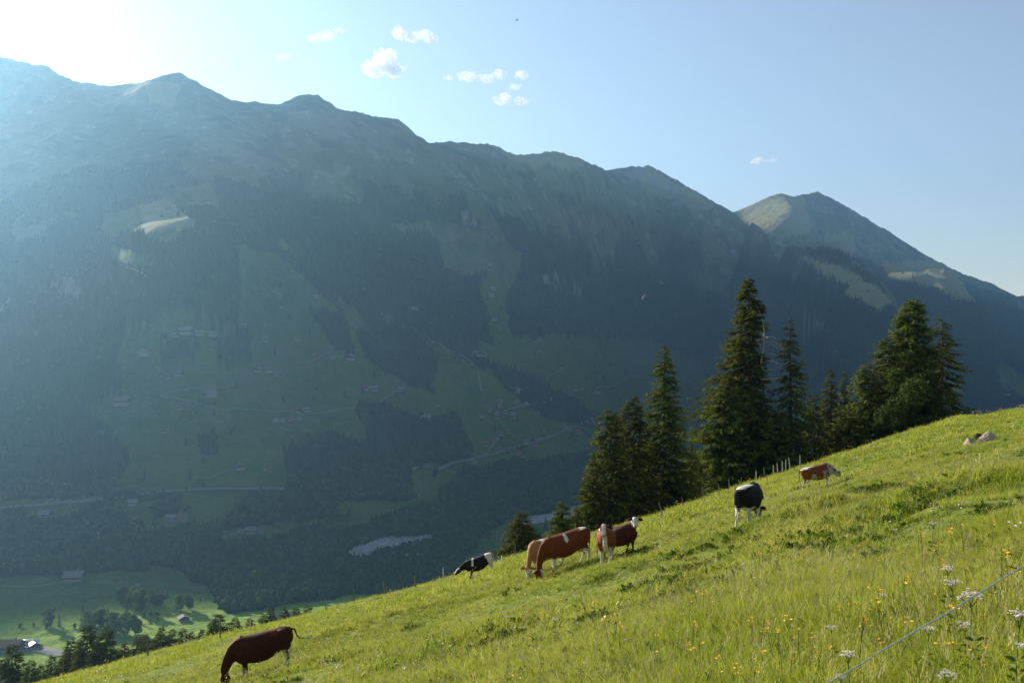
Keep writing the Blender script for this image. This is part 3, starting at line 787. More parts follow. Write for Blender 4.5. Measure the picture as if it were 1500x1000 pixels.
big(1380, 464, 142, 46, 116, 'rightmost dark spruce on the crest with open drooping tiers', nb=5, step=0.62, spray=0.55, shape=0.6, ragged=0.35, droop=0.5, limbs=120)
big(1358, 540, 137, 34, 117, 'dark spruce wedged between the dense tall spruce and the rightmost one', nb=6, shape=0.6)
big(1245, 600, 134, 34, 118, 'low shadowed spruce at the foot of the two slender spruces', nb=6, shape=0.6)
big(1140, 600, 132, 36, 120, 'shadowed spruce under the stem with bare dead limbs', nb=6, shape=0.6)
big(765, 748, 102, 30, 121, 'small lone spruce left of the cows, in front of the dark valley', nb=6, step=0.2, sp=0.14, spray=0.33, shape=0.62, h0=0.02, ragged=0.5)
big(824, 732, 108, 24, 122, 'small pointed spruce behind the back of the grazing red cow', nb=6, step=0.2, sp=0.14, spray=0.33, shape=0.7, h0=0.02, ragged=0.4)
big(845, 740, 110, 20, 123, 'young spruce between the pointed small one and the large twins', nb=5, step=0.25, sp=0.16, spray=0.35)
# the second stem with bare bleached limbs
Yd = 136.8; xd = (1122 - 750) / F * Yd; zd = gz(xd, Yd)
def dpt(px, py, dy=0.0): return ((px - 1122) / F * Yd, dy, (500 - py) / F * Yd - zd)
dt = empty('dead_topped_spruce', (xd, Yd, zd), 0, 'spruce stem with a bare bleached top and pale broken limbs beside the tallest spruce', 'spruce')
mb = MB(); mb.tube([dpt(1128, 720), dpt(1123, 640), dpt(1118, 570), dpt(1116, 545)], [0.22, 0.18, 0.14, 0.12], 7)
mb.build('trunk', bark_m, dt, True)
mb = MB(); mb.tube([dpt(1116, 546), dpt(1115, 530), dpt(1118, 512), dpt(1119.5, 497), dpt(1119, 484), dpt(1117, 470), dpt(1113, 458), dpt(1108, 446)], [0.12, 0.11, 0.10, 0.09, 0.075, 0.06, 0.04, 0.015], 6)
mb.build('bleached_top', dead_m, dt, True)
for (x0, y0, x1, y1, x2, y2) in [(1119, 495, 1128, 493, 1133, 497), (1118, 508, 1127, 504, 1134, 510), (1117, 522, 1126, 517, 1135, 521), (1116, 531, 1127, 528, 1137, 533), (1115, 545, 1122, 541, 1128, 541),
                                  (1119, 503, 1130, 500, 1140, 508), (1114, 556, 1126, 554, 1139, 552), (1120, 592, 1130, 590, 1141, 588), (1116, 630, 1126, 629, 1133, 640), (1118, 498, 1110, 497, 1102, 501), (1120, 660, 1112, 652, 1108, 655)]:
    mb = MB(); dy = random.uniform(-1.6, -0.5); mb.tube([dpt(x0, y0), dpt(x1, y1, dy), dpt(x2, y2, dy * 1.6)], [0.075, 0.06, 0.025], 5); mb.build('bare_limb', dead_m, dt, True)
V_, f_, T_, _q = spruce_crown(12.5, 2.6, 131, nb=5, shape=0.7, ragged=0.5)
me = mesh_np('dead_topped_crown', V_ + np.array(dpt(1128, 715)) * [1, 1, 1], f_, smooth=False); attr(me, 'tint', T_); me.materials.append(needle_m)
obj('crown', me, None, dt)
# bright broadleaf tree in front of the right clump
ash_cr, ash_tr = broad_meshes('ash', 9.0, 3.6, 141, n=9000, leaf=0.17, h0=0.05)
xa = (1325 - 750) / F * 132; tree_thing('broadleaf_tree', (xa, 132, gz(xa, 132)), ash_cr, ash_tr, 'bright green broadleaf tree in front of the dense tall spruce', 'tree')

# ------------------------------------------------------------------ rows of spruces on the slope below the fence
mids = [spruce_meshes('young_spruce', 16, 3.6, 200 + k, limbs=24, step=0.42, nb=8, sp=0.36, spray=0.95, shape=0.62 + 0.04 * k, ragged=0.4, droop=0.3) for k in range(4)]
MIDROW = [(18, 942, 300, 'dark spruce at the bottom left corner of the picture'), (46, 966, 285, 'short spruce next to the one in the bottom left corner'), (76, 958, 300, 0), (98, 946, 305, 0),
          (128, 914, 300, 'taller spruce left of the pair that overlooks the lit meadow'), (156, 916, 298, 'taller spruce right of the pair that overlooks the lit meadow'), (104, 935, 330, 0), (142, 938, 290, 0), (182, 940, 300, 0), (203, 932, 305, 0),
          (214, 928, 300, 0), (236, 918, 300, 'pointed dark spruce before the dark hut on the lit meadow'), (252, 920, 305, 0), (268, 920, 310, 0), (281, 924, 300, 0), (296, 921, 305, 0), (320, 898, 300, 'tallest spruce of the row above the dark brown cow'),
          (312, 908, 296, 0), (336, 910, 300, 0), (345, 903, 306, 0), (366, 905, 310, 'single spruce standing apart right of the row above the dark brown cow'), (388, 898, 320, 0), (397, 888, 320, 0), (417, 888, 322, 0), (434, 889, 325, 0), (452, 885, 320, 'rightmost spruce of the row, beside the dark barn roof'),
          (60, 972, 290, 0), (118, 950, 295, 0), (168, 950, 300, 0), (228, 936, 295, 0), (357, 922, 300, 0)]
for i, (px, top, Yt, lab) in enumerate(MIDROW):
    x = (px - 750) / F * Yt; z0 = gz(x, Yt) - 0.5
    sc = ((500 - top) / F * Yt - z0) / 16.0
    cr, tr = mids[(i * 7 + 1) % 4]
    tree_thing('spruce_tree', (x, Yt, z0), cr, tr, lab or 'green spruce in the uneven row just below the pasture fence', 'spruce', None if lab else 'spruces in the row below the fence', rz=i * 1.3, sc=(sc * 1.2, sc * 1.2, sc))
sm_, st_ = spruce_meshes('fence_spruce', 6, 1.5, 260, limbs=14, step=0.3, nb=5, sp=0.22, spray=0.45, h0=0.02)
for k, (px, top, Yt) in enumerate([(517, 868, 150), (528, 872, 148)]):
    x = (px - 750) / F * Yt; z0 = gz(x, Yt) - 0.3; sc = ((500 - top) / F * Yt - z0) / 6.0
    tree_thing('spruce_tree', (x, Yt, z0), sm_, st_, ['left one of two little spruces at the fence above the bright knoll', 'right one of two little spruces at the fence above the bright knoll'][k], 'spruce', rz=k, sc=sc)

# ------------------------------------------------------------------ single trees of the valley floor
vb = [broad_meshes('valley_broadleaf', 16, 7.5, 300 + k, n=2200, leaf=0.75, h0=0.1) for k in range(3)]
vs = [spruce_meshes('valley_spruce', 18, 3.4, 320 + k, limbs=10, step=0.9, nb=6, sp=0.7, spray=1.3) for k in range(2)]
VT = [ # px, base py, height px, kind, label
 (74, 917, 28, 'b', 'round light green broadleaf tree alone on the edge of the lit meadow'), (87, 917, 20, 's', 'slim tree against the right side of the round lone tree'),
 (70, 920, 8, 'b', 'low bush at the foot of the round lone tree'), (110, 920, 8, 'b', 'small round bush on the lit meadow near the stone wall'),
 (122, 922, 36, 's', 'tall dark spruce at the left end of the copse beside the lit meadow'), (135, 922, 30, 'b', 0), (148, 925, 34, 'b', 0), (158, 928, 40, 's', 'dark spruce in the middle of the copse beside the lit meadow'),
 (172, 928, 34, 'b', 0), (186, 930, 34, 'b', 0), (198, 930, 34, 'b', 'pale round tree at the right end of the copse beside the lit meadow'), (185, 905, 34, 's', 'dark spruce rising behind the copse'),
 (212, 904, 9, 'b', 1), (222, 904, 10, 'b', 1), (230, 905, 9, 'b', 1), (208, 895, 34, 'b', 2), (200, 885, 30, 'b', 2), (190, 880, 24, 'b', 2), (178, 880, 22, 'b', 2), (225, 888, 22, 'b', 2), (236, 886, 18, 'b', 2),
 (265, 893, 24, 'b', 'round dark tree behind the hut on the lit meadow, left of two'), (276, 893, 26, 'b', 'round dark tree behind the hut on the lit meadow, right of two'),
 (340, 877, 16, 'b', 3), (350, 874, 14, 'b', 3), (362, 873, 22, 'b', 3), (372, 872, 20, 'b', 3), (381, 868, 36, 'b', 'tall pale willow on the shaded edge of the wood'), (390, 866, 30, 'b', 3),
 (530, 866, 30, 'b', 'grey green tree behind the fence posts at the edge of the river wood'), (548, 862, 24, 'b', 'small grey green tree right of its taller neighbour at the edge of the river wood'),
 (320, 876, 12, 'b', 3), (30, 918, 6, 'b', 1), (50, 917, 6, 'b', 1), (242, 862, 10, 's', 3), (330, 868, 14, 'b', 3)]
VTL = {0: ('leafy tree inside the copse beside the lit meadow', 'trees of the copse beside the lit meadow'), 1: ('low round bush along the shaded edge of the lit meadow', 'bushes along the lit meadow'),
       2: ('dark round tree of the grove behind the copse', 'trees of the dark grove'), 3: ('rounded grey green tree at the foot of the river wood', 'trees at the foot of the river wood')}
for i, (px, py, hp, kd, lab) in enumerate(VT):
    p = hit(px, py)
    if p is None: continue
    Ht = hp / F * p.y
    cr, tr = (vb[i % 3] if kd == 'b' else vs[i % 2]); s = Ht / (16 if kd == 'b' else 18)
    if isinstance(lab, str): l, g = lab, None
    else: l, g = VTL[lab]
    tree_thing('broadleaf_tree' if kd == 'b' else 'spruce_tree', (p.x, p.y, p.z - 0.3), cr, tr, l, 'tree' if hp > 12 else 'bush', g, rz=i * 2.1, sc=s)

# ------------------------------------------------------------------ scattering with instances
def scatter(name, variants, P, rot, scl, label=None, cat=None, extra=None):
    me = bpy.data.meshes.new(name); me.vertices.add(len(P)); me.vertices.foreach_set('co', np.ascontiguousarray(P, np.float32).ravel())
    attr(me, 'rot', rot, 'FLOAT_VECTOR'); attr(me, 'scl', scl, 'FLOAT_VECTOR')
    o = bpy.data.objects.new(name, me); COL.objects.link(o)
    ng = bpy.data.node_groups.new(name + '_nodes', 'GeometryNodeTree')
    ng.interface.new_socket('Geometry', in_out='INPUT', socket_type='NodeSocketGeometry'); ng.interface.new_socket('Geometry', in_out='OUTPUT', socket_type='NodeSocketGeometry')
    N, L = ng.nodes, ng.links
    gi = N.new('NodeGroupInput'); go = N.new('NodeGroupOutput'); ip = N.new('GeometryNodeInstanceOnPoints')
    jn = N.new('GeometryNodeJoinGeometry')
    for vm in variants:
        vo = bpy.data.objects.new(name + '_pattern', vm)
        oi = N.new('GeometryNodeObjectInfo'); oi.inputs['Object'].default_value = vo; oi.inputs['As Instance'].default_value = True
        L.new(oi.outputs['Geometry'], jn.inputs[0])
    L.new(gi.outputs[0], ip.inputs['Points']); L.new(jn.outputs[0], ip.inputs['Instance']); ip.inputs['Pick Instance'].default_value = True
    rn = N.new('FunctionNodeRandomValue'); rn.data_type = 'INT'; rn.inputs[4].default_value = 0; rn.inputs[5].default_value = len(variants) - 1
    L.new(rn.outputs[2], ip.inputs['Instance Index'])
    for nm, sock in (('rot', 'Rotation'), ('scl', 'Scale')):
        a = N.new('GeometryNodeInputNamedAttribute'); a.data_type = 'FLOAT_VECTOR'; a.inputs['Name'].default_value = nm
        if sock == 'Rotation':
            e = N.new('FunctionNodeEulerToRotation'); L.new(a.outputs[0], e.inputs[0]); L.new(e.outputs[0], ip.inputs['Rotation'])
        else: L.new(a.outputs[0], ip.inputs[sock])
    L.new(ip.outputs[0], go.inputs[0])
    md = o.modifiers.new('scatter', 'NODES'); md.node_group = ng
    tag(o, label, cat, kind='stuff')
    return o

def far_conifer(seed, tiers=6, n=8):
    rg = np.random.default_rng(seed); V = []; Fq = []; T = []
    for t in range(tiers):
        z0 = 0.04 + 0.86 * t / tiers; z1 = min(1.0, z0 + 0.34 - 0.02 * t); r = 0.19 * (1 - t / tiers) ** 0.8 + 0.02
        b = len(V); V.append((rg.normal(0, .008), rg.normal(0, .008), z1)); T.append(1.0)
        for k in range(n):
            a = 2 * math.pi * (k + 0.5 * (t % 2)) / n; rr = r * (1.15 if k % 2 else 0.7) * rg.uniform(0.8, 1.2)
            V.append((rr * math.cos(a), rr * math.sin(a), z0 - 0.03 * (k % 2) + rg.uniform(-.015, .015))); T.append(0.2)
        for k in range(n): Fq.append((b, b + 1 + k, b + 1 + (k + 1) % n))
    me = mesh_np('far_conifer', np.array(V), np.array(Fq), smooth=False); attr(me, 'tint', np.array(T)); me.materials.append(far_needle_m)
    return me
def far_round(seed):
    rg = np.random.default_rng(seed); bm = bmesh.new()
    for k in range(4):
        c = Vector((rg.normal(0, .12), rg.normal(0, .12), rg.uniform(.35, .68)))
        bmesh.ops.create_icosphere(bm, subdivisions=1, radius=rg.uniform(.2, .3), matrix=Matrix.Translation(c))
    for v in bm.verts: v.co += Vector(rg.normal(0, .025, 3))
    me = bpy.data.meshes.new('far_round'); bm.to_mesh(me); bm.free()
    attr(me, 'tint', rg.uniform(0.1, 1, len(me.vertices))); me.materials.append(far_broad_m)
    return me
far_broad_m = leaf_mat('wood_leaves', (0.028, 0.05, 0.018), (0.060, 0.085, 0.030), 0.15)
cons = [far_conifer(400 + k) for k in range(5)]; rnds = [far_round(420 + k) for k in range(3)]
def jitter_pts(Y0, Y1, sp, margin=60):
    xs = []; ys = np.arange(Y0, Y1, sp)
    half = (750 + margin) / F
    for y in ys:
        x = np.arange(-half * y, half * y, sp); xs.append(np.stack([x, np.full(len(x), y)], 1))
    p = np.concatenate(xs); return p + RNG.uniform(-0.55, 0.55, p.shape) * sp
pp = np.concatenate([jitter_pts(1080, 2700, 7.0), jitter_pts(2700, 4300, 9.5), jitter_pts(4300, 6300, 15)])
zz = far_mesh_z(pp[:, 0], pp[:, 1])
tr_, rv_, rk_ = cover(pp[:, 0], pp[:, 1], zz)
ppx = 750 + F * pp[:, 0] / pp[:, 1]; ppy = 500 - F * zz / pp[:, 1]
gap = fbm(pp[:, 0] / 55, pp[:, 1] / 55, 3, 131)
keep = (tr_ > 0.5) & (gap > -0.42)
# scattered single trees on the meadows
single = (tr_ <= 0.5) & (rv_ < 0.5) & (zz < 480) & (RNG.uniform(0, 1, len(zz)) < 0.0035 + 0.05 * (fbm(pp[:, 0] / 70, pp[:, 1] / 70, 3, 137) > 0.42)) & (pp[:, 1] > 1550)
keep |= single
pp, zz, ppy, ppx = pp[keep], zz[keep], ppy[keep], ppx[keep]
n = len(pp)
big_h = 15 + 10 * vnoise(pp[:, 0] / 90, pp[:, 1] / 90, 139) + RNG.uniform(-4, 4, n)
big_h *= np.where(zz > 330, 0.7, 1.0) * 0.92
low = (zz < -250)
rnd_sel = RNG.uniform(0, 1, n) < np.where(low, 0.5, 0.06)
rot = np.stack([RNG.normal(0, .03, n), RNG.normal(0, .03, n), RNG.uniform(0, 6.28, n)], 1)
for nm, sel, vr, lab, kf in (('mountain_forest', ~rnd_sel & ~low, cons, 'dark conifer forest on the shaded mountain side', (1.0, 1.0)), ('valley_woods', ~rnd_sel & low, cons, 'dark conifers of the woods along the river', (1.1, 0.95)),
                             ('broadleaf_woods', rnd_sel, rnds, 'rounded broadleaf trees mixed into the shaded woods', (0.9, 0.8))):
    s = big_h[sel]; S3 = np.stack([s * kf[0], s * kf[0], s * kf[1]], 1)
    scatter(nm, vr, np.concatenate([pp[sel], zz[sel, None] - 0.4], 1), rot[sel], S3, lab, 'forest')
print('forest trees', n)
# ------------------------------------------------------------------ houses and barns of the valley
wood_m = simple_mat('dark_timber', (0.075, 0.045, 0.028), 0.85, 0.3, 0.8)
redwood_m = simple_mat('red_timber', (0.16, 0.06, 0.035), 0.85, 0.3, 0.8)
plaster_m = simple_mat('white_plaster', (0.24, 0.235, 0.225), 0.9, 0.08, 0.5)
slate_m = simple_mat('grey_roof', (0.17, 0.165, 0.165), 0.8, 0.2, 0.6)
rust_m = simple_mat('brown_roof', (0.17, 0.095, 0.07), 0.8, 0.25, 0.6)
pale_m = simple_mat('pale_metal_roof', (0.19, 0.195, 0.20), 0.5, 0.1, 0.4, 0.4)
trim_m = simple_mat('pale_bargeboard', (0.40, 0.38, 0.34), 0.8, 0.1, 1)
glass_m = simple_mat('window_glass', (0.03, 0.035, 0.045), 0.15, 0.2, 1, 0.6)
KIND = {'c': (wood_m, rust_m), 'g': (wood_m, slate_m), 'r': (redwood_m, rust_m), 'w': (plaster_m, slate_m), 'p': (wood_m, pale_m), 'x': (plaster_m, rust_m), 'd': (wood_m, slate_m)}
_hc = {}
def house_parts(kind, gable, detail):
    k = (kind, gable, detail)
    if k in _hc: return _hc[k]
    wm, rm = KIND[kind]
    W, Dp, Hw, Hr = 1.0, 0.82, 0.34, 0.26      # width across the view, depth, eaves, ridge rise
    parts = []
    base = MB(); base.box((0, 0, 0.02), (W * 0.98, Dp * 0.98, 0.28)); parts.append(('plinth', base.mesh('plinth', [plaster_m]), None))
    w = MB()
    if gable:   # gable faces the viewer
        v = [(-W/2, -Dp/2, .16), (W/2, -Dp/2, .16), (W/2, -Dp/2, Hw), (0, -Dp/2, Hw + Hr), (-W/2, -Dp/2, Hw)]
        v += [(a, Dp/2, c) for a, b, c in v]
        w.add(v, [(0, 1, 2, 3, 4), (9, 8, 7, 6, 5), (0, 5, 6, 1), (1, 6, 7, 2), (4, 9, 5, 0)])
        r = MB(); t = 0.03; o = 0.10
        for s in (-1, 1):
            a = (s * (W/2 + o), Hw - o * Hr / (W/2)); b = (0, Hw + Hr)
            vs = [(a[0], -Dp/2 - o, a[1]), (b[0], -Dp/2 - o, b[1]), (b[0], Dp/2 + o, b[1]), (a[0], Dp/2 + o, a[1])]
            vs += [(p, q, z + t) for p, q, z in vs]
            r.add([(p, q, z + 0.004) for p, q, z in vs], [(0, 1, 2, 3), (7, 6, 5, 4), (0, 4, 5, 1), (2, 6, 7, 3), (0, 3, 7, 4)])
        trims = MB()
        for s in (-1, 1): trims.tube([(s * (W/2 + o), -Dp/2 - o - .012, Hw - o * Hr / (W/2) + .01), (0, -Dp/2 - o - .012, Hw + Hr + .02)], .016, 4)
    else:
        v = [(-W/2, -Dp/2, .16), (-W/2, Dp/2, .16), (-W/2, Dp/2, Hw), (-W/2, 0, Hw + Hr), (-W/2, -Dp/2, Hw)]
        v += [(W/2, b, c) for a, b, c in v]
        w.add(v, [(0, 1, 2, 3, 4), (9, 8, 7, 6, 5), (0, 4, 9, 5), (1, 6, 7, 2)])
        r = MB(); t = 0.03; o = 0.10
        for s in (-1, 1):
            vs = [(-W/2 - o, s * (Dp/2 + o), Hw - o * Hr / (Dp/2)), (W/2 + o, s * (Dp/2 + o), Hw - o * Hr / (Dp/2)), (W/2 + o, 0, Hw + Hr), (-W/2 - o, 0, Hw + Hr)]
            vs += [(p, q, z + t) for p, q, z in vs]
            r.add([(p, q, z + 0.004) for p, q, z in vs], [(0, 1, 2, 3), (7, 6, 5, 4), (0, 4, 5, 1), (1, 5, 6, 2), (3, 7, 4, 0)])
        trims = None
    parts.append(('wall', w.mesh('wall', [wm]), None)); parts.append(('roof', r.mesh('roof', [rm]), None))
    if trims and detail: parts.append(('bargeboard', trims.mesh('bargeboard', [trim_m]), None))
    if detail:
        for i in range(3):
            b = MB(); b.box((-0.3 + 0.3 * i, -Dp/2 - 0.006, 0.27), (0.10, 0.02, 0.08)); parts.append(('window', b.mesh('window', [glass_m]), None))
        b = MB(); b.box((0.22, 0.12, Hw + Hr), (0.07, 0.07, 0.16)); parts.append(('chimney', b.mesh('chimney', [plaster_m]), None))
    _hc[k] = parts; return parts
def house(px, py, wpx, kind, gable, label, group=None, yaw=None, flat=1.0):
    p = hit(px, py)
    if p is None: print('no ground for house', px, py); return
    Wd = max(4.5, (0.8 if wpx < 13 else 0.9) * wpx / F * p.y)
    near = [float(far_mesh_z(np.array(p.x + a), np.array(p.y + b))) for a in (-Wd / 3, Wd / 3) for b in (-Wd / 3, Wd / 3)]
    t = empty('barn' if kind == 'd' else 'chalet', (p.x, p.y, max(near) * 0.6 + min(near) * 0.4), random.uniform(-0.45, 0.45) if yaw is None else yaw, label, 'barn' if kind == 'd' else 'house', group)
    t.scale = (Wd, Wd, Wd * flat)
    for nm, me, _ in house_parts(kind, gable, wpx >= 9): obj(nm, me, None, t)
HS = [
 (256, 495, 11, 'd', 0, 'small dark barn left of the long pale roofed one on the upper meadow'), (273, 494, 18, 'p', 0, 'long barn with a pale metal roof on the upper meadow'),
 (292, 495, 13, 'd', 0, 'low grey shed right of the long pale roofed barn'), (310, 496, 13, 'w', 1, 'white fronted house right of the low grey shed on the upper meadow'),
 (213, 524, 17, 'x', 1, 'white fronted chalet near the left forest edge, alone below the wood strip'), (357, 481, 10, 'p', 0, 'pale roof above the square grove on the upper meadow'),
 (386, 503, 14, 'w', 1, 'white gabled house above the big farm cluster'), (435, 500, 11, 'w', 0, 'small house on the terrace road, right of the white gabled one'),
 (262, 552, 12, 'd', 0, 'dark chalet behind the tiny white one beside a single tree'), (247, 556, 6, 'w', 1, 'tiny white house at the end of a short lane'),
 (297, 583, 10, 'c', 0, 'left end of the low farm row between the two arms of the zigzag lane'), (309, 584, 16, 'w', 0, 'white walled farmhouse between the two arms of the zigzag lane'),
 (180, 597, 20, 'r', 0, 'reddish farmhouse under two trees near the left forest'), (264, 600, 8, 'g', 1, 'small hut just under the bend of the zigzag lane'), (243, 634, 10, 'c', 1, 'lonely gabled hut on the lower meadow at left'),
 (376, 547, 13, 'r', 1, 'red gabled half of the big farm cluster'), (391, 548, 16, 'r', 0, 'long reddish roof of the big farm cluster'), (403, 551, 9, 'g', 0, 'small grey annex right of the big farm cluster'),
 (404, 617, 9, 'w', 1, 0), (414, 617, 10, 'x', 1, 0), (426, 616, 11, 'x', 0, 0), (437, 615, 10, 'w', 1, 0), (433, 604, 12, 'c', 0, 'dark chalet on the lane just above the white row'), (450, 603, 12, 'p', 0, 'pale roofed house on the lane just right of the dark chalet'),
 (463, 437, 9, 'p', 0, 'pale roofed alp hut on the crest of the left spur'), (412, 453, 6, 'p', 0, 'tiny alp hut high above the terrace road'), (608, 455, 10, 'w', 0, 'white hut in the clearing of the middle forest'), (559, 461, 4, 'w', 1, 'tiny white hut at the lower edge of the middle forest'),
 (720, 436, 10, 'p', 0, 'lower of two pale huts on the high clearing in the middle'), (723, 426, 9, 'p', 0, 'upper of two pale huts on the high clearing in the middle'), (724, 470, 9, 'w', 0, 'white hut on the brown patch below the high clearing'),
 (718, 390, 7, 'w', 0, 'highest hut, on the alp between the two central forests'), (488, 526, 9, 'w', 0, 'small white house on the spur road'), (512, 527, 14, 'c', 1, 'dark red chalet right of the small white one on the spur road'),
 (534, 571, 11, 'c', 0, 'left house of the pair above the path fork'), (547, 573, 13, 'g', 0, 'right house of the pair above the path fork'), (587, 573, 11, 'p', 0, 'pale roof at the upper end of the short straight lane'), (460, 520, 7, 'w', 1, 'tiny hut left of the spur road houses'),
 (640, 596, 8, 'x', 0, 'small hut on the right flank of the spur meadow'), (622, 616, 15, 'g', 0, 'grey house above the lower forest edge'),
 (697, 522, 13, 'g', 0, 'upper grey house of the spur hamlet'), (708, 523, 12, 'g', 1, 'gabled house of the spur hamlet'), (691, 535, 4, 'w', 1, 'tiny bright hut below the spur hamlet'), (655, 518, 8, 'g', 0, 'hut left of the spur hamlet at the wood edge'),
 (757, 575, 12, 'p', 0, 'long pale roof above the larger hamlet'),
 (733, 590, 9, 'w', 0, 1), (732, 597, 10, 'w', 1, 1), (727, 607, 10, 'x', 0, 1), (740, 606, 10, 'x', 1, 1), (717, 603, 9, 'g', 0, 1), (705, 612, 9, 'w', 0, 1), (728, 613, 9, 'c', 0, 1), (751, 607, 9, 'x', 1, 1), (752, 613, 9, 'x', 0, 1), (713, 597, 8, 'g', 0, 1), (756, 592, 10, 'g', 0, 1), (770, 592, 8, 'w', 1, 1),
 (788, 606, 7, 'c', 0, 'single hut on the green meadow right of the larger hamlet'),
 (734, 637, 9, 'c', 0, 2), (745, 634, 7, 'g', 0, 2), (722, 646, 9, 'x', 0, 2), (712, 653, 11, 'r', 0, 2), (727, 645, 8, 'x', 1, 2),
 (743, 661, 9, 'x', 0, 3), (758, 666, 10, 'x', 0, 3), (765, 669, 9, 'c', 0, 3), (770, 648, 9, 'w', 0, 3), (781, 647, 9, 'w', 0, 3), (785, 652, 9, 'c', 0, 3), (790, 643, 8, 'x', 1, 3), (797, 632, 10, 'c', 0, 3), (783, 656, 8, 'g', 0, 3), (802, 641, 7, 'w', 1, 3),
 (826, 629, 11, 'x', 1, 'pink white gabled house at the bend of the valley road'), (834, 631, 8, 'w', 0, 'white house right of the pink one at the bend of the valley road'), (845, 635, 11, 'c', 0, 'brown roofed house below the bend of the valley road'),
 (858, 620, 8, 'w', 0, 4), (868, 622, 9, 'w', 0, 4), (879, 622, 8, 'x', 0, 4), (866, 616, 8, 'g', 0, 4), (850, 621, 7, 'c', 0, 4),
 (695, 679, 10, 'w', 0, 'white shed standing below the valley road'), (752, 640, 7, 'c', 0, 2),
 (843, 574, 7, 'w', 0, 5), (852, 572, 7, 'w', 1, 5), (862, 577, 7, 'x', 0, 5), (875, 578, 9, 'w', 0, 5), (805, 587, 8, 'g', 0, 5), (838, 580, 7, 'g', 0, 5), (870, 524, 5, 'g', 0, 5), (880, 522, 6, 'g', 0, 5), (822, 543, 7, 'p', 0, 5), (790, 516, 6, 'w', 0, 5), (880, 524, 6, 'c', 0, 5),
 (98, 713, 11, 'g', 0, 'grey shed above the road junction at left'), (118, 712, 8, 'c', 1, 'small hut right of the grey shed above the junction'), (140, 722, 5, 'w', 1, 'tiny white hut right of the junction lane'),
 (67, 757, 17, 'g', 0, 'grey farmhouse in the loop of lane under the highway'), (195, 739, 14, 'd', 0, 'shed on the lower side of the highway'), (198, 760, 6, 'w', 1, 'tiny white hut on the shaded meadow'), (191, 770, 11, 'r', 1, 'red hut with a bright white gable near the wood edge'),
 (250, 761, 14, 'd', 0, 'dark left barn of the pair at the end of a curved track'), (266, 761, 17, 'x', 0, 'dark roofed house with a white wall at the end of a curved track'), (108, 850, 26, 'g', 0, 'large grey farmhouse on the shaded meadow left of the wood'),
 (215, 697, 8, 'd', 0, 'dark little barn on the lower left meadow'), (352, 687, 15, 'g', 1, 'dark chalet with pale bargeboards above the highway'), (388, 689, 7, 'w', 1, 'small white hut right of the chalet with pale bargeboards'),
 (352, 780, 11, 'w', 0, 'left house of the farm row on the riverside meadow'), (367, 780, 15, 'g', 0, 'grey middle house of the farm row on the riverside meadow'), (382, 780, 11, 'x', 0, 'right house of the farm row on the riverside meadow'),
 (239, 872, 12, 'r', 0, 'red roofed house among the dark grove'), (322, 872, 10, 'r', 0, 'red roofed hut at the foot of the river wood'), (203, 858, 8, 'g', 0, 'small grey roof on the shaded hummock'),
 (574, 752, 10, 'w', 0, 6), (583, 756, 11, 'x', 1, 6), (593, 753, 12, 'g', 0, 6), (600, 758, 12, 'w', 0, 6), (607, 824, 24, 'g', 0, 'large farmhouse with a wide grey roof among dark trees by the river'), (636, 826, 6, 'w', 1, 'tiny white shed right of the wide roofed farmhouse'),
 (1473, 583, 12, 'p', 0, 'pale roof on the far valley floor at the right edge'), (968, 417, 7, 'p', 0, 'tiny pale hut high on the far right forest'),
 (246, 296, 5, 'w', 1, 'tiny white hut above the sunlit knoll'), (272, 313, 5, 'w', 1, 'tiny white hut at the right end of the sunlit knoll'),
]
HG = {0: ('white fronted house of the row below the terrace lane', 'white row below the terrace lane'), 1: ('house of the hamlet among trees on the middle slope', 'hamlet on the middle slope'),
      2: ('farmhouse beside the branch lane above the valley road', 'farms by the branch lane'), 3: ('house of the village strung along the valley road', 'village along the valley road'),
      4: ('house of the far village at the end of the valley road', 'far village by the valley road'), 5: ('small distant farmhouse on the far green slope', 'farmhouses on the far slope'), 6: ('house of the cluster at the lower river wood', 'cluster by the lower river wood')}
for (px, py, wp, kd, gb, lab) in HS:
    if isinstance(lab, str): house(px, py, wp, kd, gb, lab)
    else: house(px, py, wp, kd, gb, HG[lab][0], HG[lab][1])
# the dark hut and barns on the lit meadow
house(269, 909, 16, 'd', 1, 'little dark hut with a grey roof on the bright meadow', yaw=0.5)
house(418, 912, 40, 'g', 0, 'dark long roofed barn behind the spruces under the lit knoll', yaw=0.1, flat=0.7)
house(14, 952, 36, 'c', 0, 'brown roofed farm building cut by the left edge of the picture', yaw=-0.05, flat=0.8)
house(50, 948, 17, 'p', 1, 'small pale shed with a steep roof beside the shining tanks', yaw=0.7, flat=0.9)
p = hit(42, 943)
mb = MB(); r_ = 8 / F * p.y * 0.5
t = empty('silage_tank', (p.x, p.y, p.z), 0.1, 'shining white and blue rounded tank on the farmyard', 'tank')
mb.tube([(-11, 0, r_ * .8), (-10.6, 0, r_ * .8), (10.6, 0, r_ * .8), (11, 0, r_ * .8)], [r_ * .6, r_, r_, r_ * .6], 12); mb.build('tank_shell', simple_mat('white_sheet', (0.72, 0.74, 0.78), 0.4, 0.05, 1, 0.5), t, True)
mb = MB(); mb.box((-8, 0, 0), (0.8, r_ * 2, 1.6)); mb.box((8, 0, 0), (0.8, r_ * 2, 1.6)); mb.build('cradle', simple_mat('blue_frame', (0.10, 0.13, 0.35), 0.5), t)
strip('farmyard', [(0, 950), (25, 948), (50, 950), (75, 952), (90, 960)], 20, lane_m, 0.5)
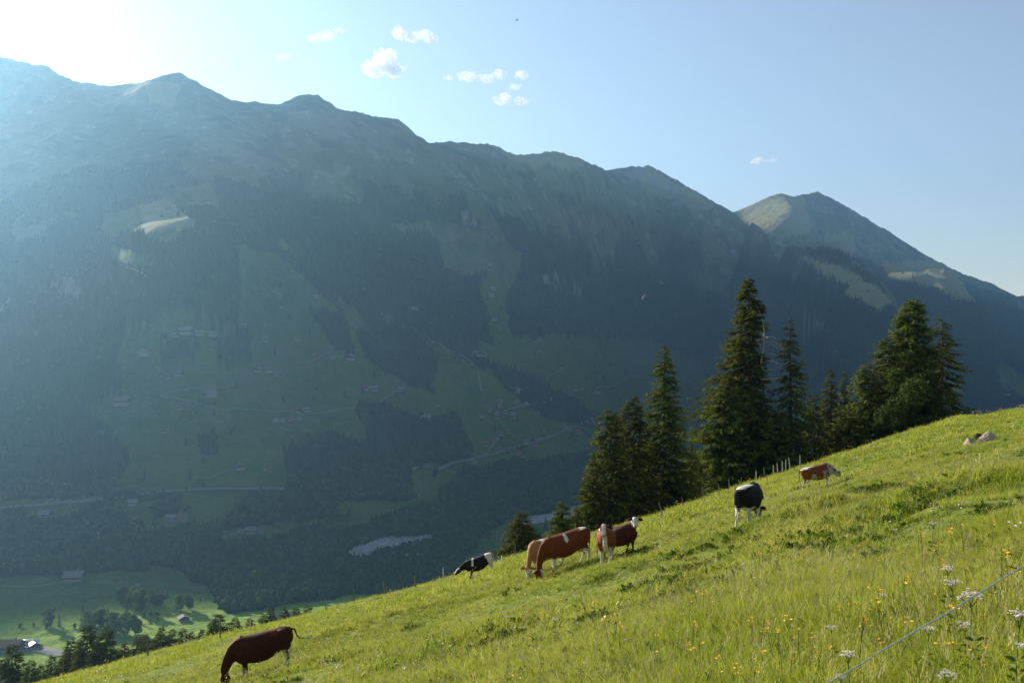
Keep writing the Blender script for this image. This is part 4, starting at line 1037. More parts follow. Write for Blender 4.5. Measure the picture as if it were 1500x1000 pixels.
# ------------------------------------------------------------------ cattle
def coat_mat():
    m, nt, N, L = nodes_of('cow_coat')
    out = N.new('ShaderNodeOutputMaterial'); p = N.new('ShaderNodeBsdfPrincipled')
    a = N.new('ShaderNodeAttribute'); a.attribute_name = 'coat'
    tc = N.new('ShaderNodeTexCoord'); no = N.new('ShaderNodeTexNoise'); no.inputs['Scale'].default_value = 40; no.inputs['Detail'].default_value = 5
    L.new(tc.outputs['Object'], no.inputs['Vector'])
    hs = N.new('ShaderNodeHueSaturation'); mr = N.new('ShaderNodeMapRange'); mr.inputs[3].default_value = 0.8; mr.inputs[4].default_value = 1.2
    L.new(no.outputs['Fac'], mr.inputs[0]); L.new(mr.outputs[0], hs.inputs['Value']); L.new(a.outputs['Color'], hs.inputs['Color'])
    L.new(hs.outputs[0], p.inputs['Base Color'])
    p.inputs['Roughness'].default_value = 0.7; p.inputs['Specular IOR Level'].default_value = 0.12
    p.inputs['Sheen Weight'].default_value = 0.0; p.inputs['Sheen Roughness'].default_value = 0.4
    b = N.new('ShaderNodeBump'); b.inputs['Strength'].default_value = 0.3; b.inputs['Distance'].default_value = 0.01
    L.new(no.outputs['Fac'], b.inputs['Height']); L.new(b.outputs[0], p.inputs['Normal'])
    L.new(p.outputs[0], out.inputs[0]); return m
COAT = coat_mat()
hoof_m = simple_mat('hoof_horn', (0.05, 0.04, 0.035), 0.5)
eye_m = simple_mat('cow_eye', (0.01, 0.008, 0.006), 0.15, 0.1, 3, 0.6)
skin_m = simple_mat('udder_skin', (0.50, 0.28, 0.22), 0.6)
horn_m = simple_mat('cow_horn', (0.45, 0.40, 0.32), 0.5)

def loft(mb, secs, n=14, cap=True):
    """secs: (centre, half width, half height, forward dir, power)"""
    vs = []; fs = []
    for c, w, h, d, pw in secs:
        c = Vector(c); d = Vector(d).normalized()
        side = Vector((0, 0, 1)).cross(d)
        if side.length < 0.2: side = Vector((0, 1, 0))
        side.normalize(); up = d.cross(side).normalized()
        for k in range(n):
            a = 2 * math.pi * k / n; ca, sa = math.cos(a), math.sin(a)
            ca = math.copysign(abs(ca) ** pw, ca); sa = math.copysign(abs(sa) ** pw, sa)
            vs.append(c + side * ca * w + up * sa * h)
    for i in range(len(secs) - 1):
        for k in range(n): fs.append((i * n + k, i * n + (k + 1) % n, (i + 1) * n + (k + 1) % n, (i + 1) * n + k))
    if cap: fs.append(tuple(range(n - 1, -1, -1))); fs.append(tuple((len(secs) - 1) * n + k for k in range(n)))
    mb.add(vs, fs)

def path_loft(mb, pts, n=12):
    """pts: (point, w, h)"""
    P = [Vector(p[0]) for p in pts]; S = []
    for i, (c, w, h) in enumerate(pts):
        d = P[min(i + 1, len(P) - 1)] - P[max(i - 1, 0)]
        S.append((c, w, h, d, 1.0))
    loft(mb, S, n)

def make_cow(x, y, heading, sc, pose, coat, label, neck_yaw=0.0, head_z=None, steps=(0.1, -0.12, -0.1, 0.14), tail=0, horns=False, udder=False, lift=0.0, seed=1, group=None):
    hd = Vector((math.cos(heading), math.sin(heading), 0))
    lf = Vector((-hd.y, hd.x, 0))
    def g(lx, ly):
        q = Vector((x, y, 0)) + (hd * lx + lf * ly) * sc
        return (gz(q.x, q.y) - z0) / sc
    z0 = 0; z0 = gz(x, y) if True else 0
    root = empty('cow', (x, y, z0 + lift), heading, label, 'cow', group); root.scale = (sc, sc, sc)
    pit = math.atan2(g(0.6, 0) - g(-0.7, 0), 1.3) * 0.9
    rol = math.atan2(g(0, 0.25) - g(0, -0.25), 0.5) * 0.25
    zc = (g(0.55, 0) + g(-0.65, 0)) / 2
    lie = pose == 'lying'
    drop = 0.62 if lie else 0.04
    R_ = Matrix.Rotation(-pit, 4, 'Y') @ Matrix.Rotation(rol, 4, 'X')
    def B(px_, py_, pz_):
        v = R_ @ Vector((px_, py_, pz_ - 0.95)); return Vector((v.x, v.y, v.z + 0.95 - drop + zc))
    mb = MB()
    body = [(-0.97, 1.14, .10, .12), (-0.93, 1.12, .20, .21), (-0.82, 1.09, .265, .285), (-0.62, 1.07, .295, .335), (-0.40, 1.01, .31, .385), (-0.1, .955, .36, .435), (0.18, .94, .375, .445),
            (0.42, .965, .335, .43), (0.62, 1.01, .265, .39), (0.78, 1.05, .20, .30), (0.88, 1.07, .14, .20)]
    loft(mb, [(B(a, 0, b), w, h, R_.to_3x3() @ Vector((1, 0, 0)), 0.82) for a, b, w, h in body], 18)
    # withers and hip bones
    path_loft(mb, [(B(0.35, 0, 1.28), .05, .05), (B(0.58, 0, 1.335), .09, .10), (B(0.78, 0, 1.26), .05, .07)])
    for s_ in (-1, 1): path_loft(mb, [(B(-0.85, s_ * .12, 1.27), .04, .05), (B(-0.60, s_ * .235, 1.30), .075, .075), (B(-0.40, s_ * .17, 1.25), .04, .04)]); path_loft(mb, [(B(0.50, s_ * .20, 1.26), .04, .05), (B(0.54, s_ * .245, 1.08), .07, .09), (B(0.66, s_ * .235, .86), .085, .10), (B(0.60, s_ * .20, .70), .05, .07)])
    path_loft(mb, [(B(0.40, 0, .62), .10, .08), (B(0.66, 0, .66), .13, .11), (B(0.84, 0, .82), .09, .10), (B(0.93, 0, 1.0), .05, .07)])
    # neck and head
    if pose == 'graze':
        gf = g(1.25, 0.9 * math.sin(neck_yaw) * 0.7)
        nb = [((0.62, 0, 1.10), .17, .30), ((0.86, 0, 0.99), .135, .24), ((1.06, 0, 0.78), .11, .185), ((1.20, 0, 0.56), .095, .145)]
        poll = Vector((1.24, 0, 0.46)); muz = Vector((1.33, 0, 0.03))
        if gf: muz.z = max(gf + 0.06 - zc + drop, -0.45); poll.z = max(poll.z * 0.5 + (muz.z + 0.45) * 0.5, muz.z + 0.36)
    elif pose == 'low':
        nb = [((0.62, 0, 1.12), .17, .30), ((0.90, 0, 1.10), .13, .23), ((1.12, 0, 1.04), .105, .17), ((1.26, 0, 1.0), .10, .13)]
        poll = Vector((1.32, 0, 1.0)); muz = Vector((1.70, 0, 0.78))
    else:
        nb = [((0.62, 0, 1.14), .17, .30), ((0.84, 0, 1.26), .135, .23), ((0.98, 0, 1.40), .11, .17), ((1.06, 0, 1.50), .10, .13)]
        poll = Vector((1.10, 0, 1.52)); muz = Vector((1.38, 0, 1.18))
    def yawp(p):
        t = max(0, min(1, (p[0] - 0.62) / 0.5)); a = neck_yaw * t
        dx = p[0] - 0.62; return Vector((0.62 + dx * math.cos(a) - p[1] * math.sin(a), p[1] * math.cos(a) + dx * math.sin(a), p[2]))
    hyaw = neck_yaw
    nk = [(B(*yawp(p)), w, h) for p, w, h in nb]
    pw_, mw_ = B(*yawp(poll)), B(*yawp(muz))
    if pose == 'up' or lie:
        # the head turns further than the neck
        d0 = muz - poll; a = hyaw + (head_z or 0.0)
        mw_ = pw_ + Vector((d0.x * math.cos(a), d0.x * math.sin(a), d0.z))
    path_loft(mb, nk + [(pw_ * 0.8 + nk[-1][0] * 0.2, .10, .12)])
    ax = (mw_ - pw_); hl = ax.length; ax.normalize()
    sd = Vector((0, 0, 1)).cross(ax); sd = sd.normalized() if sd.length > 0.1 else Vector((0, 1, 0)); hu = ax.cross(sd).normalized()
    hs = [(-.05, .075, .085, -.01), (.03, .11, .125, -.02), (.13, .122, .145, -.03), (.22, .108, .13, -.025), (.32, .085, .10, -.01), (.40, .08, .082, 0), (.46, .082, .078, 0), (.50, .06, .055, 0)]
    loft(mb, [(pw_ + ax * a * hl / 0.5 + hu * o, w * 1.13, h * 1.13, ax, 0.9) for a, w, h, o in hs], 14)
    # legs
    feet = []
    if not lie:
        for i, (bx_, sy) in enumerate(((0.55, 1), (0.55, -1), (-0.68, 1), (-0.68, -1))):
            dx = steps[i]; front = bx_ > 0
            fx, fy = bx_ + dx, sy * (0.16 if front else 0.17)
            gzf = g(fx, fy)
            if front: ch = [(0.56, .155, 1.0, .10, .17), (0.53, .165, .80, .095, .14), (0.54, .16, .66, .075, .09), (0.555, .155, .50, .058, .062), (0.56, .155, .43, .056, .06), (0.555, .155, .34, .042, .044), (0.555, .155, .20, .038, .04), (0.56, .155, .12, .048, .052), (0.575, .155, .05, .046, .05), (0.585, .155, .0, .055, .062)]
            else: ch = [(-0.68, .14, 1.05, .13, .22), (-0.66, .17, .84, .12, .20), (-0.62, .18, .70, .095, .14), (-0.68, .175, .58, .065, .09), (-0.755, .17, .50, .048, .066), (-0.775, .17, .45, .05, .062), (-0.755, .17, .34, .042, .046), (-0.735, .17, .20, .04, .042), (-0.72, .17, .12, .048, .052), (-0.70, .17, .05, .046, .05), (-0.685, .17, .0, .056, .064)]
            pts = []
            for (a, b, c, w, h) in ch:
                t = max(0, min(1, (0.95 - c) / 0.95))
                p = B(a, b * sy, c)
                q = Vector((a + dx * t, b * sy, c + gzf))
                # lower leg hangs plumb to its own piece of ground
                p = p.lerp(q, t ** 0.8)
                pts.append((p, w * 1.12, h * 1.12))
            path_loft(mb, pts, 10); feet.append((pts[-1][0], front))
    else:
        for (bx_, sy, L1) in ((0.55, 1, .35), (0.5, -1, .3), (-0.55, 1, .45), (-0.6, -1, .4)):
            p = B(bx_, sy * .28, .72); e = p + Vector((L1, sy * .06, -.12)); k = e + Vector((-.3, sy * .04, -.04))
            path_loft(mb, [(p, .14, .16), ((p + e) / 2, .10, .11), (e, .06, .07), ((e + k) / 2, .05, .05), (k, .045, .045)], 10)
    me = mb.mesh('cow_raw', [COAT])
    tmp = bpy.data.objects.new('tmp', me); COL.objects.link(tmp)
    md = tmp.modifiers.new('r', 'REMESH'); md.mode = 'VOXEL'; md.voxel_size = 0.026
    md2 = tmp.modifiers.new('s', 'SMOOTH'); md2.factor = 0.5; md2.iterations = 5
    dg = bpy.context.evaluated_depsgraph_get()
    me2 = bpy.data.meshes.new_from_object(tmp.evaluated_get(dg)); bpy.data.objects.remove(tmp)
    me2.polygons.foreach_set('use_smooth', [True] * len(me2.polygons))
    co = np.empty(len(me2.vertices) * 3, np.float32); me2.vertices.foreach_get('co', co); co = co.reshape(-1, 3)
    # coat pattern in the animal's own frame
    Ri = np.array(R_.inverted().to_3x3()); b_ = (co - [0, 0, 0.95 - drop + zc]) @ Ri.T + [0, 0, 0.95]
    hx = (co - np.array(pw_)) @ np.array(ax); hr = np.linalg.norm((co - np.array(pw_)) - hx[:, None] * np.array(ax), axis=1)
    hsd = (co - np.array(pw_)) @ np.array(sd); hup = (co - np.array(pw_)) @ np.array(hu)
    head = (hx > -0.06) & (hr < 0.24) & (hx < 0.7)
    gl = co[:, 2] - zc * 0
    low = np.zeros(len(co), bool)
    legz = np.full(len(co), 9.0)
    for fp, fr in feet:
        dl = np.hypot(co[:, 0] - fp.x, co[:, 1] - fp.y); legz = np.where((dl < 0.2) & (b_[:, 0] < 0.74) & ~head, np.minimum(legz, co[:, 2] - fp.z), legz)
    nz = fbm(b_[:, 0] * 3.1 + seed * 7, b_[:, 2] * 3.1 + b_[:, 1] * 2.0 + seed, 3, seed); nf = fbm(b_[:, 0] * 9 + seed, b_[:, 2] * 9 + b_[:, 1] * 6, 2, seed + 5)
    red = np.array([0.140, 0.036, 0.010]); dkred = np.array([0.055, 0.015, 0.007]); white = np.array([0.64, 0.58, 0.48]); fawn = np.array([0.38, 0.19, 0.08]); black = np.array([0.012, 0.011, 0.012]); pink = np.array([0.45, 0.26, 0.20])
    bx, by, bz = b_[:, 0], b_[:, 1], b_[:, 2]
    def paint(c, mask, col): return np.where(mask[:, None], col, c)
    if coat == 'dark_red':
        c = np.tile(dkred, (len(co), 1)); c = paint(c, (bz > 1.22) & (bx < 0.4) & (bx > -0.75) & (nz > 0.08), red * 0.9)  # redder top of the back: sunlit tone painted into the coat
        c = paint(c, legz < 0.62 + 0.1 * nf, white); c = paint(c, (bx > 0.3) & (legz < 0.9) & (legz > 0.3), dkred)
        c = paint(c, head & (hup > 0.02) & (np.abs(hsd) < 0.05), white * 0.8); c = paint(c, head & (hx > 0.4), pink * 0.7)
    elif coat == 'red':
        c = np.tile(red, (len(co), 1)); c = paint(c, legz < 0.55 + 0.1 * nf, white); c = paint(c, (bz < 0.62) & (np.abs(by) < 0.2) & (bx > -0.3) & (bx < 0.5) & ~head, white * 0.9)
        c = paint(c, (np.hypot(bx - 0.05, (bz - 1.22) * 0.5) < 0.075), white); c = paint(c, (bx < -0.6) & (bz > 1.33), white * 0.9)
        c = paint(c, head & (hup > 0.04) & (np.abs(hsd) < 0.06) & (hx < 0.26), white); c = paint(c, head & (hx > 0.42), pink * 0.8)
    elif coat == 'red_blaze':
        c = np.tile(red * 1.5, (len(co), 1)); c = paint(c, (bx < -0.25 + 0.3 * nz), white); c = paint(c, legz < 0.60 + 0.1 * nf, white)
        c = paint(c, (bx > 0.55) & (np.abs(by) < 0.09) & (bz < 1.15) & ~head, white)
        c = paint(c, head & (np.abs(hsd) < 0.065 + 0.02 * nf) & (hup > -0.03), white); c = paint(c, head & (hx > 0.40), pink)
    elif coat == 'brown_white_face':
        c = np.tile(dkred * 1.3, (len(co), 1)); c = paint(c, head, white); c = paint(c, head & (hx > 0.42), pink)
    elif coat == 'fawn':
        c = np.tile(fawn, (len(co), 1)); c = paint(c, (bx < 0.45 + 0.3 * nz) & (nz < 0.15), white); c = paint(c, (nz > 0.18) & (bz < 1.2) & (bx < 0.4), np.array([0.20, 0.14, 0.10]))
        c = paint(c, head & (hx > 0.12), white); c = paint(c, legz < 0.5, white)
    elif coat == 'black_white':
        c = np.tile(black, (len(co), 1)); c = paint(c, (bx < -0.52 + 0.15 * nz), white); c = paint(c, (np.abs(bx - 0.40 + 0.3 * (bz - 1.1)) < 0.07 + 0.05 * nz) & (bz > 0.95), white)
        c = paint(c, legz < 0.72, white); c = paint(c, (bx < -0.93), black); c = paint(c, head & (hup > 0.03) & (np.abs(hsd) < 0.09), white); c = paint(c, head & (hx > 0.44), black)
    elif coat == 'black':
        c = np.tile(black, (len(co), 1)); c = paint(c, (bz > 1.32) & (np.abs(by) < 0.16) & (bx < 0.1), white); c = paint(c, (legz < 0.62), white); c = paint(c, (np.abs(bx + 0.45) < 0.05 + 0.08 * nz) & (by > 0.15) & (bz > 0.8), white)
        c = paint(c, (bz < 0.7) & (bx < -0.2), white); c = paint(c, head & (hup > 0.03) & (np.abs(hsd) < 0.06), white)
    else:  # mottled
        c = np.tile(red * 1.5, (len(co), 1)); c = paint(c, (nz > 0.05) & (bx > -0.55), white * 0.55); c = paint(c, (bz > 1.3) & (bx < -0.3), white); c = paint(c, legz < 0.6, white); c = paint(c, bx > 0.6, white * 0.7)
        c = paint(c, nf > 0.35, np.array([0.12, 0.06, 0.035]))
    cc = np.concatenate([c, np.ones((len(c), 1))], 1)
    attr(me2, 'coat', cc, 'FLOAT_COLOR')
    me2.name = 'cow_body'; obj('body', me2, COAT, root)
    def paint_part(me, col): attr(me, 'coat', np.tile(np.append(col, 1), (len(me.vertices), 1)), 'FLOAT_COLOR')
    base = {'dark_red': dkred, 'red': red, 'red_blaze': dkred * 1.2, 'brown_white_face': dkred * 1.3, 'fawn': fawn, 'black_white': black, 'black': black}.get(coat, red)
    for s_ in (-1, 1):
        m1 = MB(); o = pw_ + ax * 0.02 + sd * s_ * 0.095 + hu * 0.0
        e = [(o, .02, .02), (o + sd * s_ * .08 - hu * .01 + ax * .01, .022, .065), (o + sd * s_ * .16 - hu * .03 + ax * .02, .018, .07), (o + sd * s_ * .24 - hu * .06 + ax * .03, .008, .012)]
        path_loft(m1, e, 8); me = m1.mesh('cow_ear', [COAT], True); paint_part(me, base); obj('ear', me, None, root)
        m1 = MB(); p = pw_ + ax * 0.17 * hl / 0.5 + sd * s_ * 0.118 + hu * 0.035
        bm = bmesh.new(); bmesh.ops.create_uvsphere(bm, u_segments=8, v_segments=6, radius=0.027, matrix=Matrix.Translation(p)); me = bpy.data.meshes.new('cow_eye'); bm.to_mesh(me); bm.free(); obj('eye', me, eye_m, root)
        if horns:
            m1 = MB(); o = pw_ - ax * 0.03 + sd * s_ * 0.06 + hu * 0.05
            m1.tube([o, o + sd * s_ * .09 + hu * .02, o + sd * s_ * .15 + hu * .08, o + sd * s_ * .15 + hu * .14], [.024, .02, .013, .004], 7); obj('horn', m1.mesh('cow_horn', [horn_m], True), None, root)
    for fp, fr in feet:
        m1 = MB(); q = fp + Vector((0.012, 0, 0.02)); path_loft(m1, [(q + Vector((0, 0, .055)), .046, .05), (q + Vector((.01, 0, .01)), .058, .068), (q + Vector((.015, 0, -.04)), .06, .072)], 8); obj('hoof', m1.mesh('cow_hoof', [hoof_m], True), None, root)
    tb = B(-0.95, 0, 1.26); m1 = MB()
    if tail: tp = [tb, tb + Vector((-.10, .0, -.02)), tb + Vector((-.17, -.03, -.22)), tb + Vector((-.26, -.08, -.33)), tb + Vector((-.44, -.16, -.36))]
    else: tp = [tb, tb + Vector((-.07, 0, -.02)), tb + Vector((-.09, .02, -.25)), tb + Vector((-.07, .03, -.5)), tb + Vector((-.06, .03, -.66))]
    m1.tube(tp, [.04, .028, .02, .018, .015], 7); me = m1.mesh('cow_tail', [COAT], True); paint_part(me, base if coat not in ('black_white', 'red_blaze') else white); tl = obj('tail', me, None, root)
    m1 = MB(); e1 = tp[-1]; dd = (tp[-1] - tp[-2]).normalized(); path_loft(m1, [(e1 - dd * .03, .015, .015), (e1 + dd * .08, .04, .04), (e1 + dd * .18, .035, .035), (e1 + dd * .27, .006, .006)], 7)
    me = m1.mesh('cow_tail_tuft', [COAT], True); paint_part(me, white if not tail else white * 0.9); obj('tuft', me, None, tl)
    if udder:
        bm = bmesh.new(); bmesh.ops.create_uvsphere(bm, u_segments=12, v_segments=8, radius=0.15, matrix=Matrix.Translation(B(-0.48, 0, 0.66)) @ Matrix.Diagonal((1.1, 0.8, 0.75, 1)))
        for a in (-.06, .06):
            for b in (-.06, .06): bmesh.ops.create_cone(bm, cap_ends=True, segments=6, radius1=.012, radius2=.018, depth=.07, matrix=Matrix.Translation(B(-0.48 + a, b, 0.54)))
        me = bpy.data.meshes.new('cow_udder'); bm.to_mesh(me); bm.free(); me.polygons.foreach_set('use_smooth', [True] * len(me.polygons)); obj('udder', me, skin_m, root)
    return root
def pxY(px, Y): return (px - 750) / F * Y
D = math.radians
make_cow(pxY(384, 33), 33, D(199), 0.98, 'graze', 'dark_red', 'dark red brown cow grazing at the bottom left, tail swung out and hind legs white', neck_yaw=0.1, tail=1, seed=3, steps=(0.1, -0.14, 0.16, -0.10), udder=False)
make_cow(pxY(702, 60), 60, D(182), 0.86, 'low', 'black_white', 'black and white cow with a white band behind the shoulder, farthest down the crest', seed=5, steps=(0.12, -0.1, -0.08, 0.12))
make_cow(pxY(829, 41), 41, D(198), 1.02, 'graze', 'red', 'red brown cow grazing with a small white fleck on its flank, beside the fawn one', neck_yaw=0.15, seed=8, udder=True, steps=(0.02, -0.16, -0.1, 0.1))
make_cow(pxY(799, 43.5), 43.5, D(225), 0.98, 'graze', 'fawn', 'pale fawn and white cow grazing half hidden behind the red brown one', neck_yaw=0.25, seed=12, horns=False)
make_cow(pxY(888, 38.5), 38.5, D(262), 0.95, 'up', 'red_blaze', 'red and white cow with a white blaze standing with raised head facing the camera', neck_yaw=0.05, head_z=0.0, seed=15, steps=(0.02, -0.05, -0.1, 0.1))
make_cow(pxY(905, 39.9), 39.9, D(-34), 0.84, 'up', 'brown_white_face', 'dark brown cow with an all white face standing crosswise behind the red and white one', neck_yaw=-0.15, head_z=-0.9, seed=18)
make_cow(pxY(1097, 35.5), 35.5, D(62), 0.98, 'graze', 'black', 'black cow with white legs and a white patch on its back, seen from behind', neck_yaw=0.1, seed=22, steps=(0.1, -0.1, -0.2, 0.12))
make_cow(pxY(1197, 46), 46, D(8), 0.72, 'graze', 'mottled', 'small red and white mottled cow highest on the slope, head down in the grass', neck_yaw=0.0, seed=26)
# ------------------------------------------------------------------ grass and flowers of the near slope
def grass_mat(name, base, tip, dry_or_lit, trans=0.45):
    m, nt, N, L = nodes_of(name)
    out = N.new('ShaderNodeOutputMaterial'); d = N.new('ShaderNodeBsdfPrincipled'); t = N.new('ShaderNodeBsdfTranslucent'); mx = N.new('ShaderNodeMixShader')
    d.inputs['Roughness'].default_value = 0.5; d.inputs['Specular IOR Level'].default_value = 0.25
    at_ = N.new('ShaderNodeAttribute'); at_.attribute_name = 'tint'
    geo = N.new('ShaderNodeNewGeometry'); n1 = N.new('ShaderNodeTexNoise'); n1.inputs['Scale'].default_value = 0.28; n1.inputs['Detail'].default_value = 5; n1.inputs['Roughness'].default_value = 0.65
    L.new(geo.outputs['Position'], n1.inputs['Vector'])
    oi = N.new('ShaderNodeObjectInfo')
    cm = N.new('ShaderNodeMix'); cm.data_type = 'RGBA'; cm.inputs[6].default_value = base + (1,); cm.inputs[7].default_value = tip + (1,); L.new(at_.outputs['Fac'], cm.inputs[0])
    mr = N.new('ShaderNodeMapRange'); mr.inputs[1].default_value = 0.40; mr.inputs[2].default_value = 0.66; L.new(n1.outputs['Fac'], mr.inputs[0])
    ad = N.new('ShaderNodeMath'); ad.operation = 'MULTIPLY_ADD'; ad.inputs[1].default_value = 0.7; L.new(oi.outputs['Random'], ad.inputs[0])
    sb = N.new('ShaderNodeMath'); sb.operation = 'SUBTRACT'; sb.inputs[1].default_value = 0.35; L.new(mr.outputs[0], sb.inputs[0]); L.new(sb.outputs[0], ad.inputs[2]); ad.use_clamp = True
    c2 = N.new('ShaderNodeMix'); c2.data_type = 'RGBA'; L.new(ad.outputs[0], c2.inputs[0]); L.new(cm.outputs[2], c2.inputs[6]); c2.inputs[7].default_value = dry_or_lit + (1,)
    mm = N.new('ShaderNodeMath'); mm.operation = 'MULTIPLY'; mm.inputs[1].default_value = 0.5; L.new(ad.outputs[0], mm.inputs[0]); L.new(mm.outputs[0], c2.inputs[0])
    hs = N.new('ShaderNodeHueSaturation'); L.new(c2.outputs[2], hs.inputs['Color'])
    v = N.new('ShaderNodeMapRange'); v.inputs[3].default_value = 0.72; v.inputs[4].default_value = 1.35; L.new(oi.outputs['Random'], v.inputs[0]); L.new(v.outputs[0], hs.inputs['Value'])
    L.new(hs.outputs[0], d.inputs['Base Color']); L.new(hs.outputs[0], t.inputs[0]); mx.inputs[0].default_value = trans
    L.new(d.outputs[0], mx.inputs[1]); L.new(t.outputs[0], mx.inputs[2]); L.new(mx.outputs[0], out.inputs[0])
    return m
GR = grass_mat('grass_blades', (0.09, 0.145, 0.010), (0.37, 0.43, 0.026), (0.54, 0.49, 0.09))
ST = grass_mat('seed_stalks', (0.18, 0.20, 0.05), (0.36, 0.32, 0.14), (0.42, 0.36, 0.18), 0.3)
LF = grass_mat('herb_leaves', (0.035, 0.085, 0.012), (0.09, 0.16, 0.022), (0.12, 0.16, 0.03), 0.3)
def tuft(seed, nb, hgt, rad_, wid, segs=3, lean=0.5, stalks=0, herb=0):
    rg = np.random.default_rng(seed); V = []; Fq = []; T = []; MI = []
    def blade(h, w, a0, r0, ln, mi, tt=1.0):
        b = len(V); d = np.array([math.cos(a0), math.sin(a0)]); sd = np.array([-d[1], d[0]]); o = rg.uniform(0, 6.28); sd = np.array([math.cos(o), math.sin(o)]) * .6 + sd * .4
        base = rg.normal(0, rad_ * .5, 2)
        for k in range(segs + 1):
            t = k / segs; c = base + d * ln * h * t ** 2; z = h * (t - 0.25 * ln * t ** 2) - 0.03 * (k == 0); ww = w * (1 - t ** 1.5) * .5 + 0.0004
            V.append((c[0] - sd[0] * ww, c[1] - sd[1] * ww, z)); V.append((c[0] + sd[0] * ww, c[1] + sd[1] * ww, z)); T.extend([t * tt] * 2)
        for k in range(segs): Fq.append((b + 2 * k, b + 2 * k + 1, b + 2 * k + 3, b + 2 * k + 2)); MI.append(mi)
        return c, z
    for _ in range(nb): blade(hgt * rg.uniform(.35, 1.1), wid * rg.uniform(.6, 1.3), rg.uniform(0, 6.28), 0, lean * rg.uniform(.2, 1.5), 0)
    for _ in range(stalks):
        h = hgt * rg.uniform(1.1, 1.9); c, z = blade(h, wid * .45, rg.uniform(0, 6.28), 0, .25 * rg.uniform(.3, 1.5), 1)
        for q in range(5):
            b = len(V); e = rg.normal(0, .006, 3); zz_ = z - q * 0.014
            for dx, dz in ((-.003, 0), (0, -.011), (.003, 0), (0, .012)): V.append((c[0] + dx + e[0], c[1] + e[1], zz_ + dz)); T.append(1)
            Fq.append((b, b + 1, b + 2, b + 3)); MI.append(1)
    for _ in range(herb):
        a = rg.uniform(0, 6.28); L_ = hgt * rg.uniform(.4, .9); w = L_ * .22; el = rg.uniform(.2, .9); b = len(V)
        d = np.array([math.cos(a) * math.cos(el), math.sin(a) * math.cos(el), math.sin(el)]); s_ = np.array([-math.sin(a), math.cos(a), 0])
        p0 = np.append(rg.normal(0, rad_ * .3, 2), 0.0)
        for q in (p0, p0 + d * L_ * .5 - s_ * w, p0 + d * L_ + [0, 0, -L_ * .15], p0 + d * L_ * .5 + s_ * w): V.append(tuple(q)); T.append(rg.uniform(0, 1))
        Fq.append((b, b + 1, b + 2, b + 3)); MI.append(2)
    me = mesh_np('grass_tuft', np.array(V), np.array(Fq), smooth=False); attr(me, 'tint', np.array(T))
    for m in (GR, ST, LF): me.materials.append(m)
    me.polygons.foreach_set('material_index', np.array(MI, np.int32)); return me
near_t = [tuft(500 + k, 26, .20, .09, .0055, 4, .7, stalks=(k == 0) * 2, herb=(k % 2) * 5) for k in range(7)]
mid_t = [tuft(520 + k, 22, .16, .17, .012, 3, .7, stalks=(k == 0) * 3, herb=(k % 3 == 1) * 6) for k in range(6)]
far_t = [tuft(540 + k, 22, .15, .32, .030, 2, .7, stalks=0, herb=(k % 3 == 1) * 3) for k in range(5)]
def field(Y0, Y1, dens, mleft=300, mright=700, seed=0):
    rg = np.random.default_rng(900 + seed); hl = (750 + mleft) / F; hr = (750 + mright) / F
    n = int(dens * (hl + hr) / 2 * (Y1 ** 2 - Y0 ** 2))
    y = np.sqrt(rg.uniform(Y0 ** 2, Y1 ** 2, n)); x = rg.uniform(-hl, hr, n) * y
    z = near_h(x, y)
    vis = (500 - F * z / y) < 1060 + 900 / np.maximum(y, 1)          # ground that lies in or just under the picture
    return x[vis], y[vis], z[vis], rg
def lush(x, y):
    return fbm(x / 2.6, y / 2.6, 4, 151) + 0.5 * fbm(x / 9, y / 9, 2, 153)
rosette = []
for (nm, Y0, Y1, dens, tf, k0, lab) in (('foreground_grass', 3.6, 15, 330, near_t, 1.0, 'long backlit meadow grass at the lower right'), ('pasture_grass', 15, 46, 62, mid_t, 1.0, 'short uneven pasture grass around the cows'), ('crest_grass', 46, 118, 15, far_t, 1.0, 'short grass up to the crest of the slope')):
    x, y, z, rg = field(Y0, Y1, dens, seed=int(Y0))
    l = lush(x, y); n = len(x)
    keep = rg.uniform(0, 1, n) < np.clip(0.80 + 0.5 * l, 0.45, 1)
    x, y, z, l = x[keep], y[keep], z[keep], l[keep]; n = len(x)
    s = (0.62 + 0.75 * np.clip(l + 0.25, 0, 1.2)) * rg.uniform(.65, 1.3, n)
    s = s * (1 + 0.12 * (1 - sm(8, 15, y)))
    # leafy hummocks carry ranker growth
    for (mx, my, rx, ry, h) in MOUNDS: s = s * (1 + 0.8 * np.exp(-((x - mx) / rx) ** 2 - ((y - my) / ry) ** 2))
    d, _ = seg_dist(x, y, TRACK); s = s * (1 - 0.6 * np.exp(-(d / .6) ** 2))
    rot = np.stack([rg.normal(0, .15, n), rg.normal(0, .15, n), rg.uniform(0, 6.28, n)], 1)
    S3 = np.stack([s * 1.05, s * 1.05, s * rg.uniform(.8, 1.2, n)], 1)
    scatter(nm, tf, np.stack([x, y, z - .01], 1), rot, S3, lab, 'grass')
    print(nm, n)

